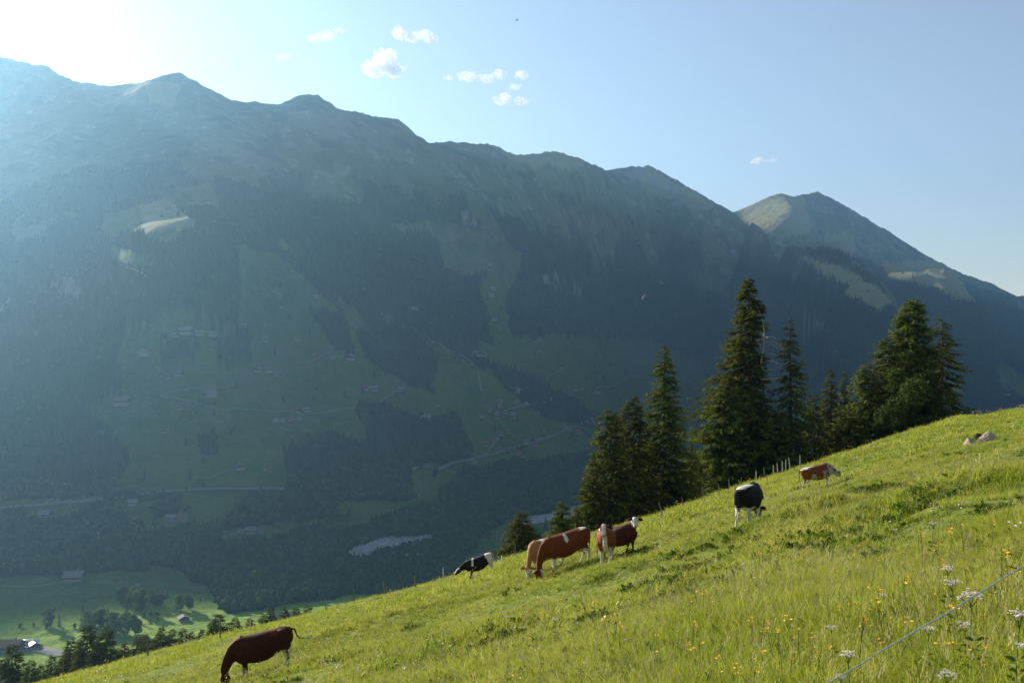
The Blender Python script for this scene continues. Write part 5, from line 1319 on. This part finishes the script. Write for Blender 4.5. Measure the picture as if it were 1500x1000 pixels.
# darker broad-leaved herbs in the hollows and on the hummocks
HB = leaf_mat('herb_clump', (0.050, 0.095, 0.012), (0.120, 0.185, 0.024), 0.35)
def herb_clump(seed):
    rg = np.random.default_rng(seed); n = 42; V = []; T = []
    for i in range(n):
        a = rg.uniform(0, 6.28); el = rg.uniform(.1, 1.3); L_ = rg.uniform(.10, .26); w = L_ * rg.uniform(.16, .3)
        d = np.array([math.cos(a) * math.cos(el), math.sin(a) * math.cos(el), math.sin(el)]); sd = np.array([-math.sin(a), math.cos(a), rg.uniform(-.3, .3)])
        p0 = np.append(rg.normal(0, .09, 2), rg.uniform(0, .10))
        for q in (p0, p0 + d * L_ * .5 - sd * w, p0 + d * L_ + [0, 0, -L_ * .2], p0 + d * L_ * .5 + sd * w): V.append(q); T.append(rg.uniform(0, 1) if q is p0 else T[-1] if len(T) % 4 else 0)
    me = mesh_np('herb_clump', np.array(V), np.arange(4 * n).reshape(-1, 4), False); attr(me, 'tint', np.array(T)); me.materials.append(HB); return me
x, y, z, rgn = field(6, 60, 9, seed=33)
px_ = 750 + F * x / y; py_ = 500 - F * z / y
zone = 0.18 - 0.30 * np.exp(-(((px_ - 1290) / 210) ** 2 + ((py_ - 790) / 95) ** 2)) - 0.15 * np.exp(-(((px_ - 930) / 70) ** 2 + ((py_ - 830) / 25) ** 2))
kk = (fbm(x / 1.6, y / 1.6, 4, 171) + 0.4 * fbm(x / 6, y / 6, 2, 173)) > zone + 0.22
dt_, _ = seg_dist(x, y, TRACK); kk |= (dt_ < .45) & (rgn.uniform(0, 1, len(x)) < .35)
x, y, z = x[kk], y[kk], z[kk]; n = len(x); s = rgn.uniform(.35, .85, n) * (1 - .35 * sm(25, 55, y))
scatter('meadow_herbs', [herb_clump(700 + k) for k in range(4)], np.stack([x, y, z - .02], 1), np.stack([rgn.normal(0, .2, n), rgn.normal(0, .2, n), rgn.uniform(0, 6.28, n)], 1), np.stack([s, s, s], 1), 'dark broad leaved herbs growing in the hollows and on the hummocks', 'herbs')
print('herbs', n)
# flowers
petal_y = simple_mat('yellow_petals', (0.80, 0.50, 0.02), 0.5, 0.15, 60)
petal_w = simple_mat('white_umbel', (0.75, 0.66, 0.64), 0.7, 0.12, 80)
stem_m = simple_mat('flower_stem', (0.10, 0.16, 0.03), 0.7)
def yellow_flower(seed):
    rg = random.Random(seed); mb = MB(); h = rg.uniform(.20, .32); mb.m = 0
    mb.tube([(0, 0, -.02), (.01, .005, h * .5), (.015, -.01, h)], .0022, 3, cap=False); mb.m = 1
    for j in range(rg.choice((1, 2, 3))):
        c = Vector((.015 + rg.uniform(-.035, .035) * (j > 0), rg.uniform(-.035, .035) * (j > 0), h + rg.uniform(-.03, .01)))
        for k in range(6):
            a = k * 1.047 + rg.uniform(0, .3); r = rg.uniform(.014, .020)
            mb.add([c, c + Vector((math.cos(a - .45) * r * .8, math.sin(a - .45) * r * .8, .006)), c + Vector((math.cos(a) * r * 1.2, math.sin(a) * r * 1.2, .009)), c + Vector((math.cos(a + .45) * r * .8, math.sin(a + .45) * r * .8, .006))], [(0, 1, 2, 3)])
    return mb.mesh('yellow_flower', [stem_m, petal_y])
yf = [yellow_flower(k) for k in range(6)]
def near_hit(px, py, up=0.0):
    Ys = np.geomspace(3.0, 120, 1500); X_ = (px - 750) / F * Ys
    d = near_h(X_, Ys) + up - (500 - py) / F * Ys
    k = np.nonzero(d > 0)[0]
    if len(k) == 0: return None
    y = Ys[k[0]]; x = (px - 750) / F * y; return x, y, gz(x, y)
rg = random.Random(77); cnt = 0
patches = [(1370, 790, 18), (1225, 810, 30), (1110, 930, 26), (1160, 960, 24), (1280, 900, 30), (1320, 890, 26), (1450, 835, 30), (1480, 860, 22), (1420, 910, 30), (1075, 985, 22), (1185, 955, 22), (1275, 945, 18), (1495, 660, 25), (1350, 725, 30),
           (1230, 780, 30), (1010, 900, 40), (870, 915, 30), (1400, 960, 40), (1130, 815, 26), (1385, 690, 30), (1070, 875, 40), (960, 960, 50), (1300, 850, 40), (1460, 760, 30)]
for (cx, cy, sp) in patches:
    for k in range(6):
        px, py = rg.gauss(cx, sp), rg.gauss(cy, sp * .45)
        if not (px < 1497 and py < 996): continue
        q = near_hit(px, py, 0.24)
        if q is None or q[1] > 34: continue
        o = obj('yellow_flower', yf[cnt % 6], None, None, q); o.rotation_euler = (rg.uniform(-.2, .2), rg.uniform(-.2, .2), rg.uniform(0, 6.28)); o.scale = [rg.uniform(.85, 1.35) * (1 + q[1] / 60)] * 3
        tag(o, 'small yellow meadow flower in the grass of the near slope', 'flower', 'yellow flowers in the meadow'); cnt += 1
print('yellow flowers', cnt)
umb = []
def umbel(seed, head=0.075):
    rgu = random.Random(seed); st = MB(); h = 0.42
    st.tube([(0, 0, -.03), (.02, .01, h * .5), (.01, .02, h * .85)], [.005, .004, .0035], 5)
    hd = MB()
    for k in range(12):
        a = k * 2.4; r = head * math.sqrt((k + .5) / 12); tip = Vector((.01 + r * math.cos(a), .02 + r * math.sin(a), h + rgu.uniform(-.012, .012) - 2.5 * r * r))
        st.tube([(.01, .02, h * .85), tip], .0016, 3, cap=False)
        for j in range(9):
            c = tip + Vector((rgu.gauss(0, .010), rgu.gauss(0, .010), rgu.gauss(0, .004))); s_ = rgu.uniform(.005, .009); b = rgu.uniform(0, 3)
            hd.add([c + Vector((math.cos(b + q * 1.57) * s_, math.sin(b + q * 1.57) * s_, rgu.uniform(-.002, .002))) for q in range(4)], [(0, 1, 2, 3)])
    for a in (0.5, 2.6, 4.4):
        for s_ in range(4):
            z = .10 + .04 * s_; st.add([(0, 0, z), (.035 * math.cos(a + s_), .035 * math.sin(a + s_), z + .02), (.075 * math.cos(a + s_ + .15), .075 * math.sin(a + s_ + .15), z + .015), (.03 * math.cos(a + s_ + .35), .03 * math.sin(a + s_ + .35), z)], [(0, 1, 2, 3)])
    return st.mesh('umbel_stem', [stem_m]), hd.mesh('umbel_head', [petal_w])
um = [umbel(k, .05 + .012 * (k % 3)) for k in range(3)]
UL = [(1388, 832, 1.1, 'white umbel flower, upper left of the three by the rope'), (1399, 850, 1.25, 'pinkish white umbel flower just below the upper left one by the rope'), (1428, 868, 1.3, 'broad white umbel flower touching the rope'), (1492, 896, 1.2, 'white umbel flower at the right edge under the rope'),
      (1357, 917, .85, 'small white flower head under the middle of the rope'), (1411, 914, .8, 'small white flower head to the right of the one under the rope'), (1243, 957, 1.0, 'white flower head above the lower end of the rope'), (1221, 917, .8, 'pale flower head left of the rope among yellow flowers'),
      (1390, 984, .85, 'white flower head at the bottom edge right of the rope'), (1366, 765, 1.2, 'white flower head on the dark hummock'), (1498, 942, 1.0, 'white flower head cut by the right edge'), (1292, 871, .7, 'little white flower head in the middle of the near slope'), (1233, 990, .7, 'little pale flower at the bottom end of the rope'),
      (815, 906, 1.0, 'pale flower head in the open grass below the cows'), (745, 902, 1.0, 'whitish flower head left of the one below the cows')]
for i, (px, py, s, lab) in enumerate(UL):
    q = near_hit(px, py, 0.42 * s)
    if q is None: continue
    t = empty('umbel_flower', q, i * 1.1, lab, 'flower'); t.scale = (s * .75, s * .75, s); obj('stem', um[i % 3][0], None, t); obj('flower_head', um[i % 3][1], None, t)
# flecks of distant blossom, too many and small to tell apart
x, y, z, rgn = field(8, 70, 1.3, seed=71)
kk = fbm(x / 6, y / 6, 3, 161) > 0.0; x, y, z = x[kk], y[kk], z[kk]; n = len(x)
rot = np.stack([rgn.normal(0, .2, n), rgn.normal(0, .2, n), rgn.uniform(0, 6.28, n)], 1); s = rgn.uniform(.7, 1.3, n) * (1 + y / 50)
def fleck(seed, mat):
    r = random.Random(seed); mb = MB()
    for j in range(3):
        c = Vector((r.uniform(-.05, .05), r.uniform(-.05, .05), r.uniform(.17, .26)))
        for k in range(2):
            a = r.uniform(0, 3); mb.add([c + Vector((math.cos(a + q * 1.57) * .013, math.sin(a + q * 1.57) * .013, (q % 2) * .008)) for q in range(4)], [(0, 1, 2, 3)])
    return mb.mesh('blossom_fleck', [mat])
scatter('distant_blossom', [fleck(1, petal_y), fleck(2, petal_w), fleck(3, petal_y), fleck(4, petal_w)], np.stack([x, y, z], 1), rot, np.stack([s, s, s], 1), 'scattered tiny yellow and white blossom over the pasture', 'flowers')

# ------------------------------------------------------------------ stones, bare soil, withered weeds
rock_m = simple_mat('pale_limestone', (0.42, 0.32, 0.26), 0.95, 0.35, 3.0, 0.1, 0.8)
soil_m = simple_mat('bare_soil', (0.13, 0.075, 0.045), 1.0, 0.4, 4.0, 0.1, 0.8)
def rock(px, py, Y, w, h, d, label, seed, mat=rock_m, name='boulder', cat='rock', sink=.25):
    bm = bmesh.new(); bmesh.ops.create_icosphere(bm, subdivisions=3, radius=1.0); rg = random.Random(seed)
    pl = [Vector((rg.uniform(-1, 1), rg.uniform(-1, 1), rg.uniform(-.3, 1))).normalized() for _ in range(7)]
    for v in bm.verts:
        c = v.co.copy()
        for q in pl:
            t = c.dot(q) - .62
            if t > 0: c -= q * t * .9
        f = float(fbm(np.array([c.x * 2.3 + seed]), np.array([c.y * 2.3 + c.z * 1.7]), 3, seed)[0]); c *= 1 + .16 * f
        v.co = Vector((c.x * w / 2, c.y * d / 2, c.z * h))
    me = bpy.data.meshes.new(name); bm.to_mesh(me); bm.free()
    x = pxY(px, Y); o = obj(name, me, mat, None, (x, Y, gz(x, Y) + h * .2 - sink * h)); o.rotation_euler = (0, rg.uniform(-.2, .2), rg.uniform(-.5, .5)); tag(o, label, cat); return o
rock(1420, 655, 45, .95, .36, .6, 'pale flat boulder, the lower left of the pair on the upper slope', 1)
rock(1447, 642, 46, 1.05, .48, .7, 'larger pink grey boulder, the upper right of the pair on the upper slope', 2)
rock(1432, 646, 46.8, .7, .42, .5, 'dark mossy boulder wedged between the two pale ones', 5, simple_mat('mossy_stone', (0.07, 0.075, 0.035), 1, .4, 5, .1, .6))
rock(1486, 623, 50, .6, .22, .4, 'small reddish stone above the pair of boulders', 3)
rock(1281, 655, 70, 1.2, .3, .7, 'low pale stone at the edge of the spruce shade', 4); rock(1268, 660, 68, .7, .2, .5, 'small pale stone left of the one at the edge of the shade', 6)
for (px, py, w, lab) in ((1030, 748, 1.8, 'reddish bare soil patch behind the tilted fence posts'), (1195, 768, .55, 'dark earth hollow on the hummock right of the black cow')):
    q = near_hit(px, py)
    if q: rock(px, py, q[1], w, .10, w * .5, lab, int(px), soil_m, 'soil_patch', 'soil', .35)
q = near_hit(947, 858)
weed = tuft(600, 60, .34, .30, .016, 3, .5, stalks=10); wm = simple_mat('withered_weed', (0.16, 0.085, 0.045), .9, .3, 8)
for i in range(3): weed.materials[i] = wm
o = obj('withered_weed', weed, None, None, q); tag(o, 'withered brown weed clump in the grass below the facing cow', 'weed')

# ------------------------------------------------------------------ fences
post_m = simple_mat('weathered_post', (0.17, 0.14, 0.11), .95, .3, 8, .1, .4); pale_post = simple_mat('pale_post', (0.45, 0.42, 0.36), .9, .2, 8)
wire_m = simple_mat('fence_wire', (0.06, 0.06, 0.06), .8, .1, 1, .1)
def post(px, Y, h, lean, label, group=None, mat=post_m, r=.05):
    x = pxY(px, Y); z = gz(x, Y); mb = MB()
    mb.tube([(0, 0, -.3), (lean * .5, 0, h * .5), (lean, .02, h)], [r, r * .95, r * .85], 8); mb.tube([(lean, .02, h), (lean * 1.02, .02, h + .03)], [r * .85, r * .3], 8)
    o = mb.build('fence_post', mat, None, False, (x, Y, z)); tag(o, label, 'post', group); return Vector((x + lean * .8, Y, z + h * .85))
G1 = 'fence posts along the lower edge of the pasture'; L1 = 'thin weathered fence post along the lower edge of the pasture'
pts = [post(92, 80, 1.3, .05, 'leftmost fence post, at the bottom left edge of the slope', r=.04), post(217, 76, 1.35, -.05, 'dark fence post above the dark brown cow head', r=.07), post(271, 78, 1.2, 0, L1, G1, pale_post, .035), post(322, 78, 1.4, .04, 'dark thick fence post left of the dark brown cow', r=.06),
       post(367, 80, 1.05, 0, 'pale thin fence post above the dark brown cow', None, pale_post, .035), post(478, 84, 1.2, -.08, L1, G1, post_m, .035), post(519, 84, 1.3, -.06, L1, G1, post_m, .035), post(566, 84, 1.1, -.22, 'dark thick fence post leaning left by the cattle track', r=.08), post(609, 86, 1.0, -.1, 'dark fence post right of the leaning thick one', r=.06),
       post(650, 86, 1.15, -.05, 'upright pale fence post left of the black and white cow', None, pale_post, .05), post(684, 88, .9, 0, L1, G1, post_m, .035), post(735, 80, .55, 0, 'short bright white peg behind the black and white cow', None, simple_mat('white_peg', (0.8, 0.78, 0.7), .6), .045), post(755, 88, 1.0, -.02, L1, G1, post_m, .03)]
pts2 = [post(862, 88, .9, 0, L1, G1, post_m, .03), post(972, 74, .95, -.30, 'tilted dark fence post below the slim spruce', r=.045), post(1001, 82, .8, -.1, 'short fence post between the two tilted ones', r=.035), post(1034, 84, 1.0, -.28, 'tilted dark fence post near the bare soil patch', r=.05), post(1053, 88, .9, 0, 'thin fence post just left of the black cow', r=.035),
        post(1068, 90, 1.05, 0, 'fence post between the bare soil and the black cow', r=.045), post(1086, 92, 1.0, 0, 'fence post rising above the back of the black cow', r=.04), post(1108, 94, 1.05, -.02, 'pale fence post right above the black cow', None, pale_post, .05), post(1121, 95, 1.1, -.14, 'leaning fence post at the left end of the close row', r=.05)]
G2 = 'close row of stakes at the spruce shade'; L2 = 'pale stake of the close row at the edge of the spruce shade'
pts2 += [post(px, 96, 1.15, ln, L2, G2, pale_post, .045) for px, ln in ((1133, 0), (1140, -.1), (1146, 0), (1151, .02), (1158, -.15), (1172, 0))]
def wires(name, P, hs, label, r=.0016):
    t = empty(name, P[0], 0, label, 'wire')
    for hh in hs:
        mb = MB(); L_ = []
        for a, b in zip(P[:-1], P[1:]):
            for k in range(4):
                s = k / 4; q = a.lerp(b, s) - P[0]; q.z += hh - .05 * 4 * s * (1 - s); L_.append(q)
        L_.append(P[-1] - P[0] + Vector((0, 0, hh))); mb.tube(L_, r, 4); mb.build('strand', wire_m, t)
wires('fence_wire', pts, (0, -.4), 'wire strung between the posts along the lower pasture edge'); wires('fence_wire', pts2, (0, -.4), 'wire strung between the posts below the tall spruces')
# the electric rope close to the camera
rope_m = simple_mat('white_rope', (0.55, 0.56, 0.60), .6, .35, 90); 
t = empty('electric_fence', at(1350, 905, 2.5), 0, 'braided white fence rope crossing the bottom right corner', 'fence rope'); c0 = Vector(at(1350, 905, 2.5))
def rope(name, pa, pb, r, sag):
    a, b = Vector(pa) - c0, Vector(pb) - c0; mb = MB()
    for s in range(3):
        L_ = []
        for k in range(241):
            u = k / 240; p = a.lerp(b, u); p.z -= sag * 4 * u * (1 - u); ph = u * 190 + s * 2.09; p += Vector((0, math.cos(ph), math.sin(ph))) * r * .62
            p.z += .0012 * math.sin(u * 37) + .0008 * math.sin(u * 91); L_.append(p)
        mb.tube(L_, r * .6, 5, cap=False)
    mb.build(name, rope_m, t, True)
ra, rb = at(900, 1180, 2.15), at(1800, 642, 2.9)
rope('rope', ra, rb, .0019, .012)
ra2, rb2 = at(1100, 1230, 2.35), at(1800, 748, 3.3)
for (p, nm) in ((ra, 'post'), (rb, 'post')):
    q = Vector(p); g_ = gz(q.x, q.y); mb = MB(); mb.tube([Vector((q.x, q.y, g_ - .2)) - c0, q - c0 + Vector((0, 0, .1))], .012, 6); mb.build(nm, pale_post, t)

# ------------------------------------------------------------------ in the air
wing_m = simple_mat('red_wing', (0.5, 0.08, 0.08), .6); wing2 = simple_mat('white_wing', (0.75, 0.75, 0.75), .6); feather = simple_mat('dark_feathers', (0.06, 0.055, 0.05), .8)
c = Vector(at(946, 437, 1300)); t = empty('paraglider', c, .4, 'tiny red and white paraglider in front of the dark mountain side', 'paraglider'); t.rotation_euler = (0, D(-38), .4)
for (y0, mt, nm) in ((0, wing_m, 'canopy_front'), (1.1, wing2, 'canopy_rear')):
    mb = MB(); vs = []; fs = []
    for k in range(13):
        u = -1 + k / 6; z = 3.5 - 1.6 * u * u; x = 4.6 * u; ch = .62 * math.sqrt(max(0.05, 1 - u * u * .9))
        for (a, b) in ((-ch + y0 * .9, 0), (y0 * .9, .25), (ch + y0 * .9, 0), (y0 * .9, -.05)): vs.append((x, a, z + b))
    for k in range(12):
        for j in range(4): fs.append((4 * k + j, 4 * k + (j + 1) % 4, 4 * k + 4 + (j + 1) % 4, 4 * k + 4 + j))
    mb.add(vs, fs); mb.build(nm, mt, t)
mb = MB(); mb.tube([(0, .5, -3.6), (0, .55, -3.0), (0, .5, -2.6), (0, .5, -2.4)], [.2, .28, .2, .12], 7); mb.tube([(0, .3, -3.5), (0, -.4, -3.6)], [.15, .1], 6); mb.build('pilot', simple_mat('dark_suit', (0.03, 0.03, 0.05), .8), t)
mb = MB()
for k in (-4, -2.4, 2.4, 4): mb.tube([(0, .5, -2.7), (k, .4, 3.5 - 1.6 * (k / 4.6) ** 2)], .02, 3)
mb.build('lines', wire_m, t)
c = Vector(at(757, 30, 260)); t = empty('bird', c, .3, 'small dark bird gliding high in the pale sky', 'bird')
mb = MB(); loft(mb, [((-.32, 0, 0), .02, .02, (1, 0, 0), 1), ((-.15, 0, 0), .07, .06, (1, 0, 0), 1), ((.05, 0, 0), .08, .07, (1, 0, 0), 1), ((.2, 0, .02), .045, .045, (1, 0, 0), 1), ((.3, 0, .02), .03, .03, (1, 0, 0), 1), ((.36, 0, .01), .006, .006, (1, 0, 0), 1)], 8)
mb.add([(-.3, -.03, 0), (-.3, .03, 0), (-.52, .1, 0), (-.52, -.1, 0), (-.3, 0, .015)], [(0, 1, 2, 3), (0, 4, 1)]); mb.build('body', feather, t, True)
for s in (-1, 1):
    mb = MB(); pr = [(0.1, .05, .14), (0.14, .3, .20), (0.06, .55, .17), (-.1, .78, .04)]; vs = []
    for (x, y, zc) in [(.12, .04, 0), (.16, .3, .12), (.10, .55, .14), (-.04, .80, .10)]: vs += [(x, s * y, zc), (x - .26 + .2 * (y > .7), s * y, zc - .02), (x - .12, s * y, zc + .02)]
    fs = []
    for k in range(3):
        for j in range(3): fs.append((3 * k + j, 3 * k + (j + 1) % 3, 3 * k + 3 + (j + 1) % 3, 3 * k + 3 + j))
    mb.add(vs, fs); mb.build('wing', feather, t)
# ------------------------------------------------------------------ clouds beyond the air of the valley
m, nt, N, L = nodes_of('cloud_droplets'); out = N.new('ShaderNodeOutputMaterial'); d = N.new('ShaderNodeBsdfDiffuse'); tr = N.new('ShaderNodeBsdfTranslucent'); mx = N.new('ShaderNodeMixShader')
d.inputs[0].default_value = tr.inputs[0].default_value = (.98, .98, .985, 1); mx.inputs[0].default_value = .55; L.new(d.outputs[0], mx.inputs[1]); L.new(tr.outputs[0], mx.inputs[2]); L.new(mx.outputs[0], out.inputs[0]); cloud_m = m
def cloud(cx, cy, blobs, label, dens=1.0, seed=0, Y=14000.0):
    rg = np.random.default_rng(seed); P = []
    for (bx, by, rx, ry, w) in blobs:
        n = int(40 * rx * ry * w * dens)
        u = rg.normal(0, 1, (n, 3)); u /= np.linalg.norm(u, axis=1)[:, None]; r = rg.uniform(0, 1, n) ** .45 * 1.15
        q = u * r[:, None]; ed = fbm(q[:, 0] * 2.2 + seed, q[:, 2] * 2.2 + bx, 3, seed); ok = r < 0.72 + 0.75 * ed + .15
        q = q[ok]; P.append(np.stack([bx + q[:, 0] * rx, q[:, 1] * (rx + ry) * 1.1, -(by) + q[:, 2] * ry], 1))
    P = np.concatenate(P) * Y / F
    n = len(P); s = (0.42 * Y / F * rg.uniform(.5, 1.3, n))[:, None]
    a = rg.normal(0, 1, (n, 3)); a /= np.linalg.norm(a, axis=1)[:, None]; b = np.cross(a, rg.normal(0, 1, (n, 3))); b /= np.linalg.norm(b, axis=1)[:, None]
    V = np.stack([P - a * s, P - b * s, P + a * s, P + b * s], 1).reshape(-1, 3)
    me = mesh_np('cloud', V, np.arange(4 * n).reshape(-1, 4), False); o = obj('cloud', me, cloud_m, None, at(cx, cy, Y)); tag(o, label, 'cloud')
cloud(560, 95, [(0, 0, 27, 17, 1), (-14, 6, 16, 12, 1), (6, -12, 16, 10, 1), (14, 6, 18, 12, .9), (30, 3, 8, 5, .3)], 'largest, roundest cloud left of the middle of the sky', 1.1, 1)
cloud(608, 54, [(-22, -4, 12, 9, .9), (-8, 2, 14, 7, .8), (12, -2, 16, 8, .9), (26, 4, 10, 5, .6)], 'oblong cloud above the largest one', 1, 2)
cloud(478, 53, [(-18, 3, 14, 5, .45), (2, 0, 16, 6, .6), (18, -9, 9, 4, .35)], 'faint streaky cloud left of the oblong one', .9, 3)
cloud(697, 112, [(-40, 3, 8, 3, .5), (-12, 0, 18, 6, .7), (14, 4, 14, 6, .6), (34, -2, 12, 7, .6)], 'long thin cloud right of the largest one', .9, 4)
cloud(764, 111, [(0, 0, 10, 7, .8), (-4, -3, 6, 5, .6)], 'small round puff at the right end of the long thin cloud', .9, 5)
cloud(748, 145, [(-10, 0, 16, 8, .8), (16, 3, 14, 5, .5), (5, -18, 14, 4, .3)], 'lowest ragged cloud under the long thin one', .9, 6)
cloud(1111, 236, [(0, 0, 12, 5, .8), (22, -1, 10, 4, .2)], 'small lone cloud above the far right peaks', .9, 7)
cloud(412, 83, [(0, 0, 16, 5, .22)], 'very faint wisp left of the largest cloud', .9, 8)

# ------------------------------------------------------------------ labels of look-alikes: tell them apart by their order
ORD = 'first second third fourth fifth sixth seventh eighth ninth tenth eleventh twelfth thirteenth fourteenth fifteenth sixteenth seventeenth eighteenth nineteenth twentieth twenty-first twenty-second twenty-third twenty-fourth twenty-fifth twenty-sixth'.split()
PH = {'spruces in the row below the fence': 'green spruce from the left in the uneven row below the pasture fence', 'trees of the copse beside the lit meadow': 'leafy tree from the left inside the copse beside the lit meadow',
      'bushes along the lit meadow': 'low round bush from the left along the edge of the lit meadow', 'trees of the dark grove': 'dark round tree from the left in the grove behind the copse', 'trees at the foot of the river wood': 'grey green tree from the left at the foot of the river wood',
      'white row below the terrace lane': 'house from the left in the white row below the terrace lane', 'hamlet on the middle slope': 'house from the left in the hamlet on the middle slope', 'farms by the branch lane': 'farmhouse from the left by the branch lane above the valley road',
      'village along the valley road': 'house from the left in the village along the valley road', 'far village by the valley road': 'house from the left in the far village ending the valley road', 'farmhouses on the far slope': 'tiny farmhouse from the left on the far green slope',
      'cluster by the lower river wood': 'house from the left in the cluster by the river wood', 'fence posts along the lower edge of the pasture': 'thin weathered post from the left along the lower pasture fence', 'close row of stakes at the spruce shade': 'stake from the left in the close row at the spruce shade'}
for g_, ph in PH.items():
    os_ = sorted([o for o in COL.objects if o.get('group') == g_ and o.parent is None], key=lambda o: o.location.x / o.location.y)
    for i, o in enumerate(os_): o['label'] = ORD[i] + ' ' + ph
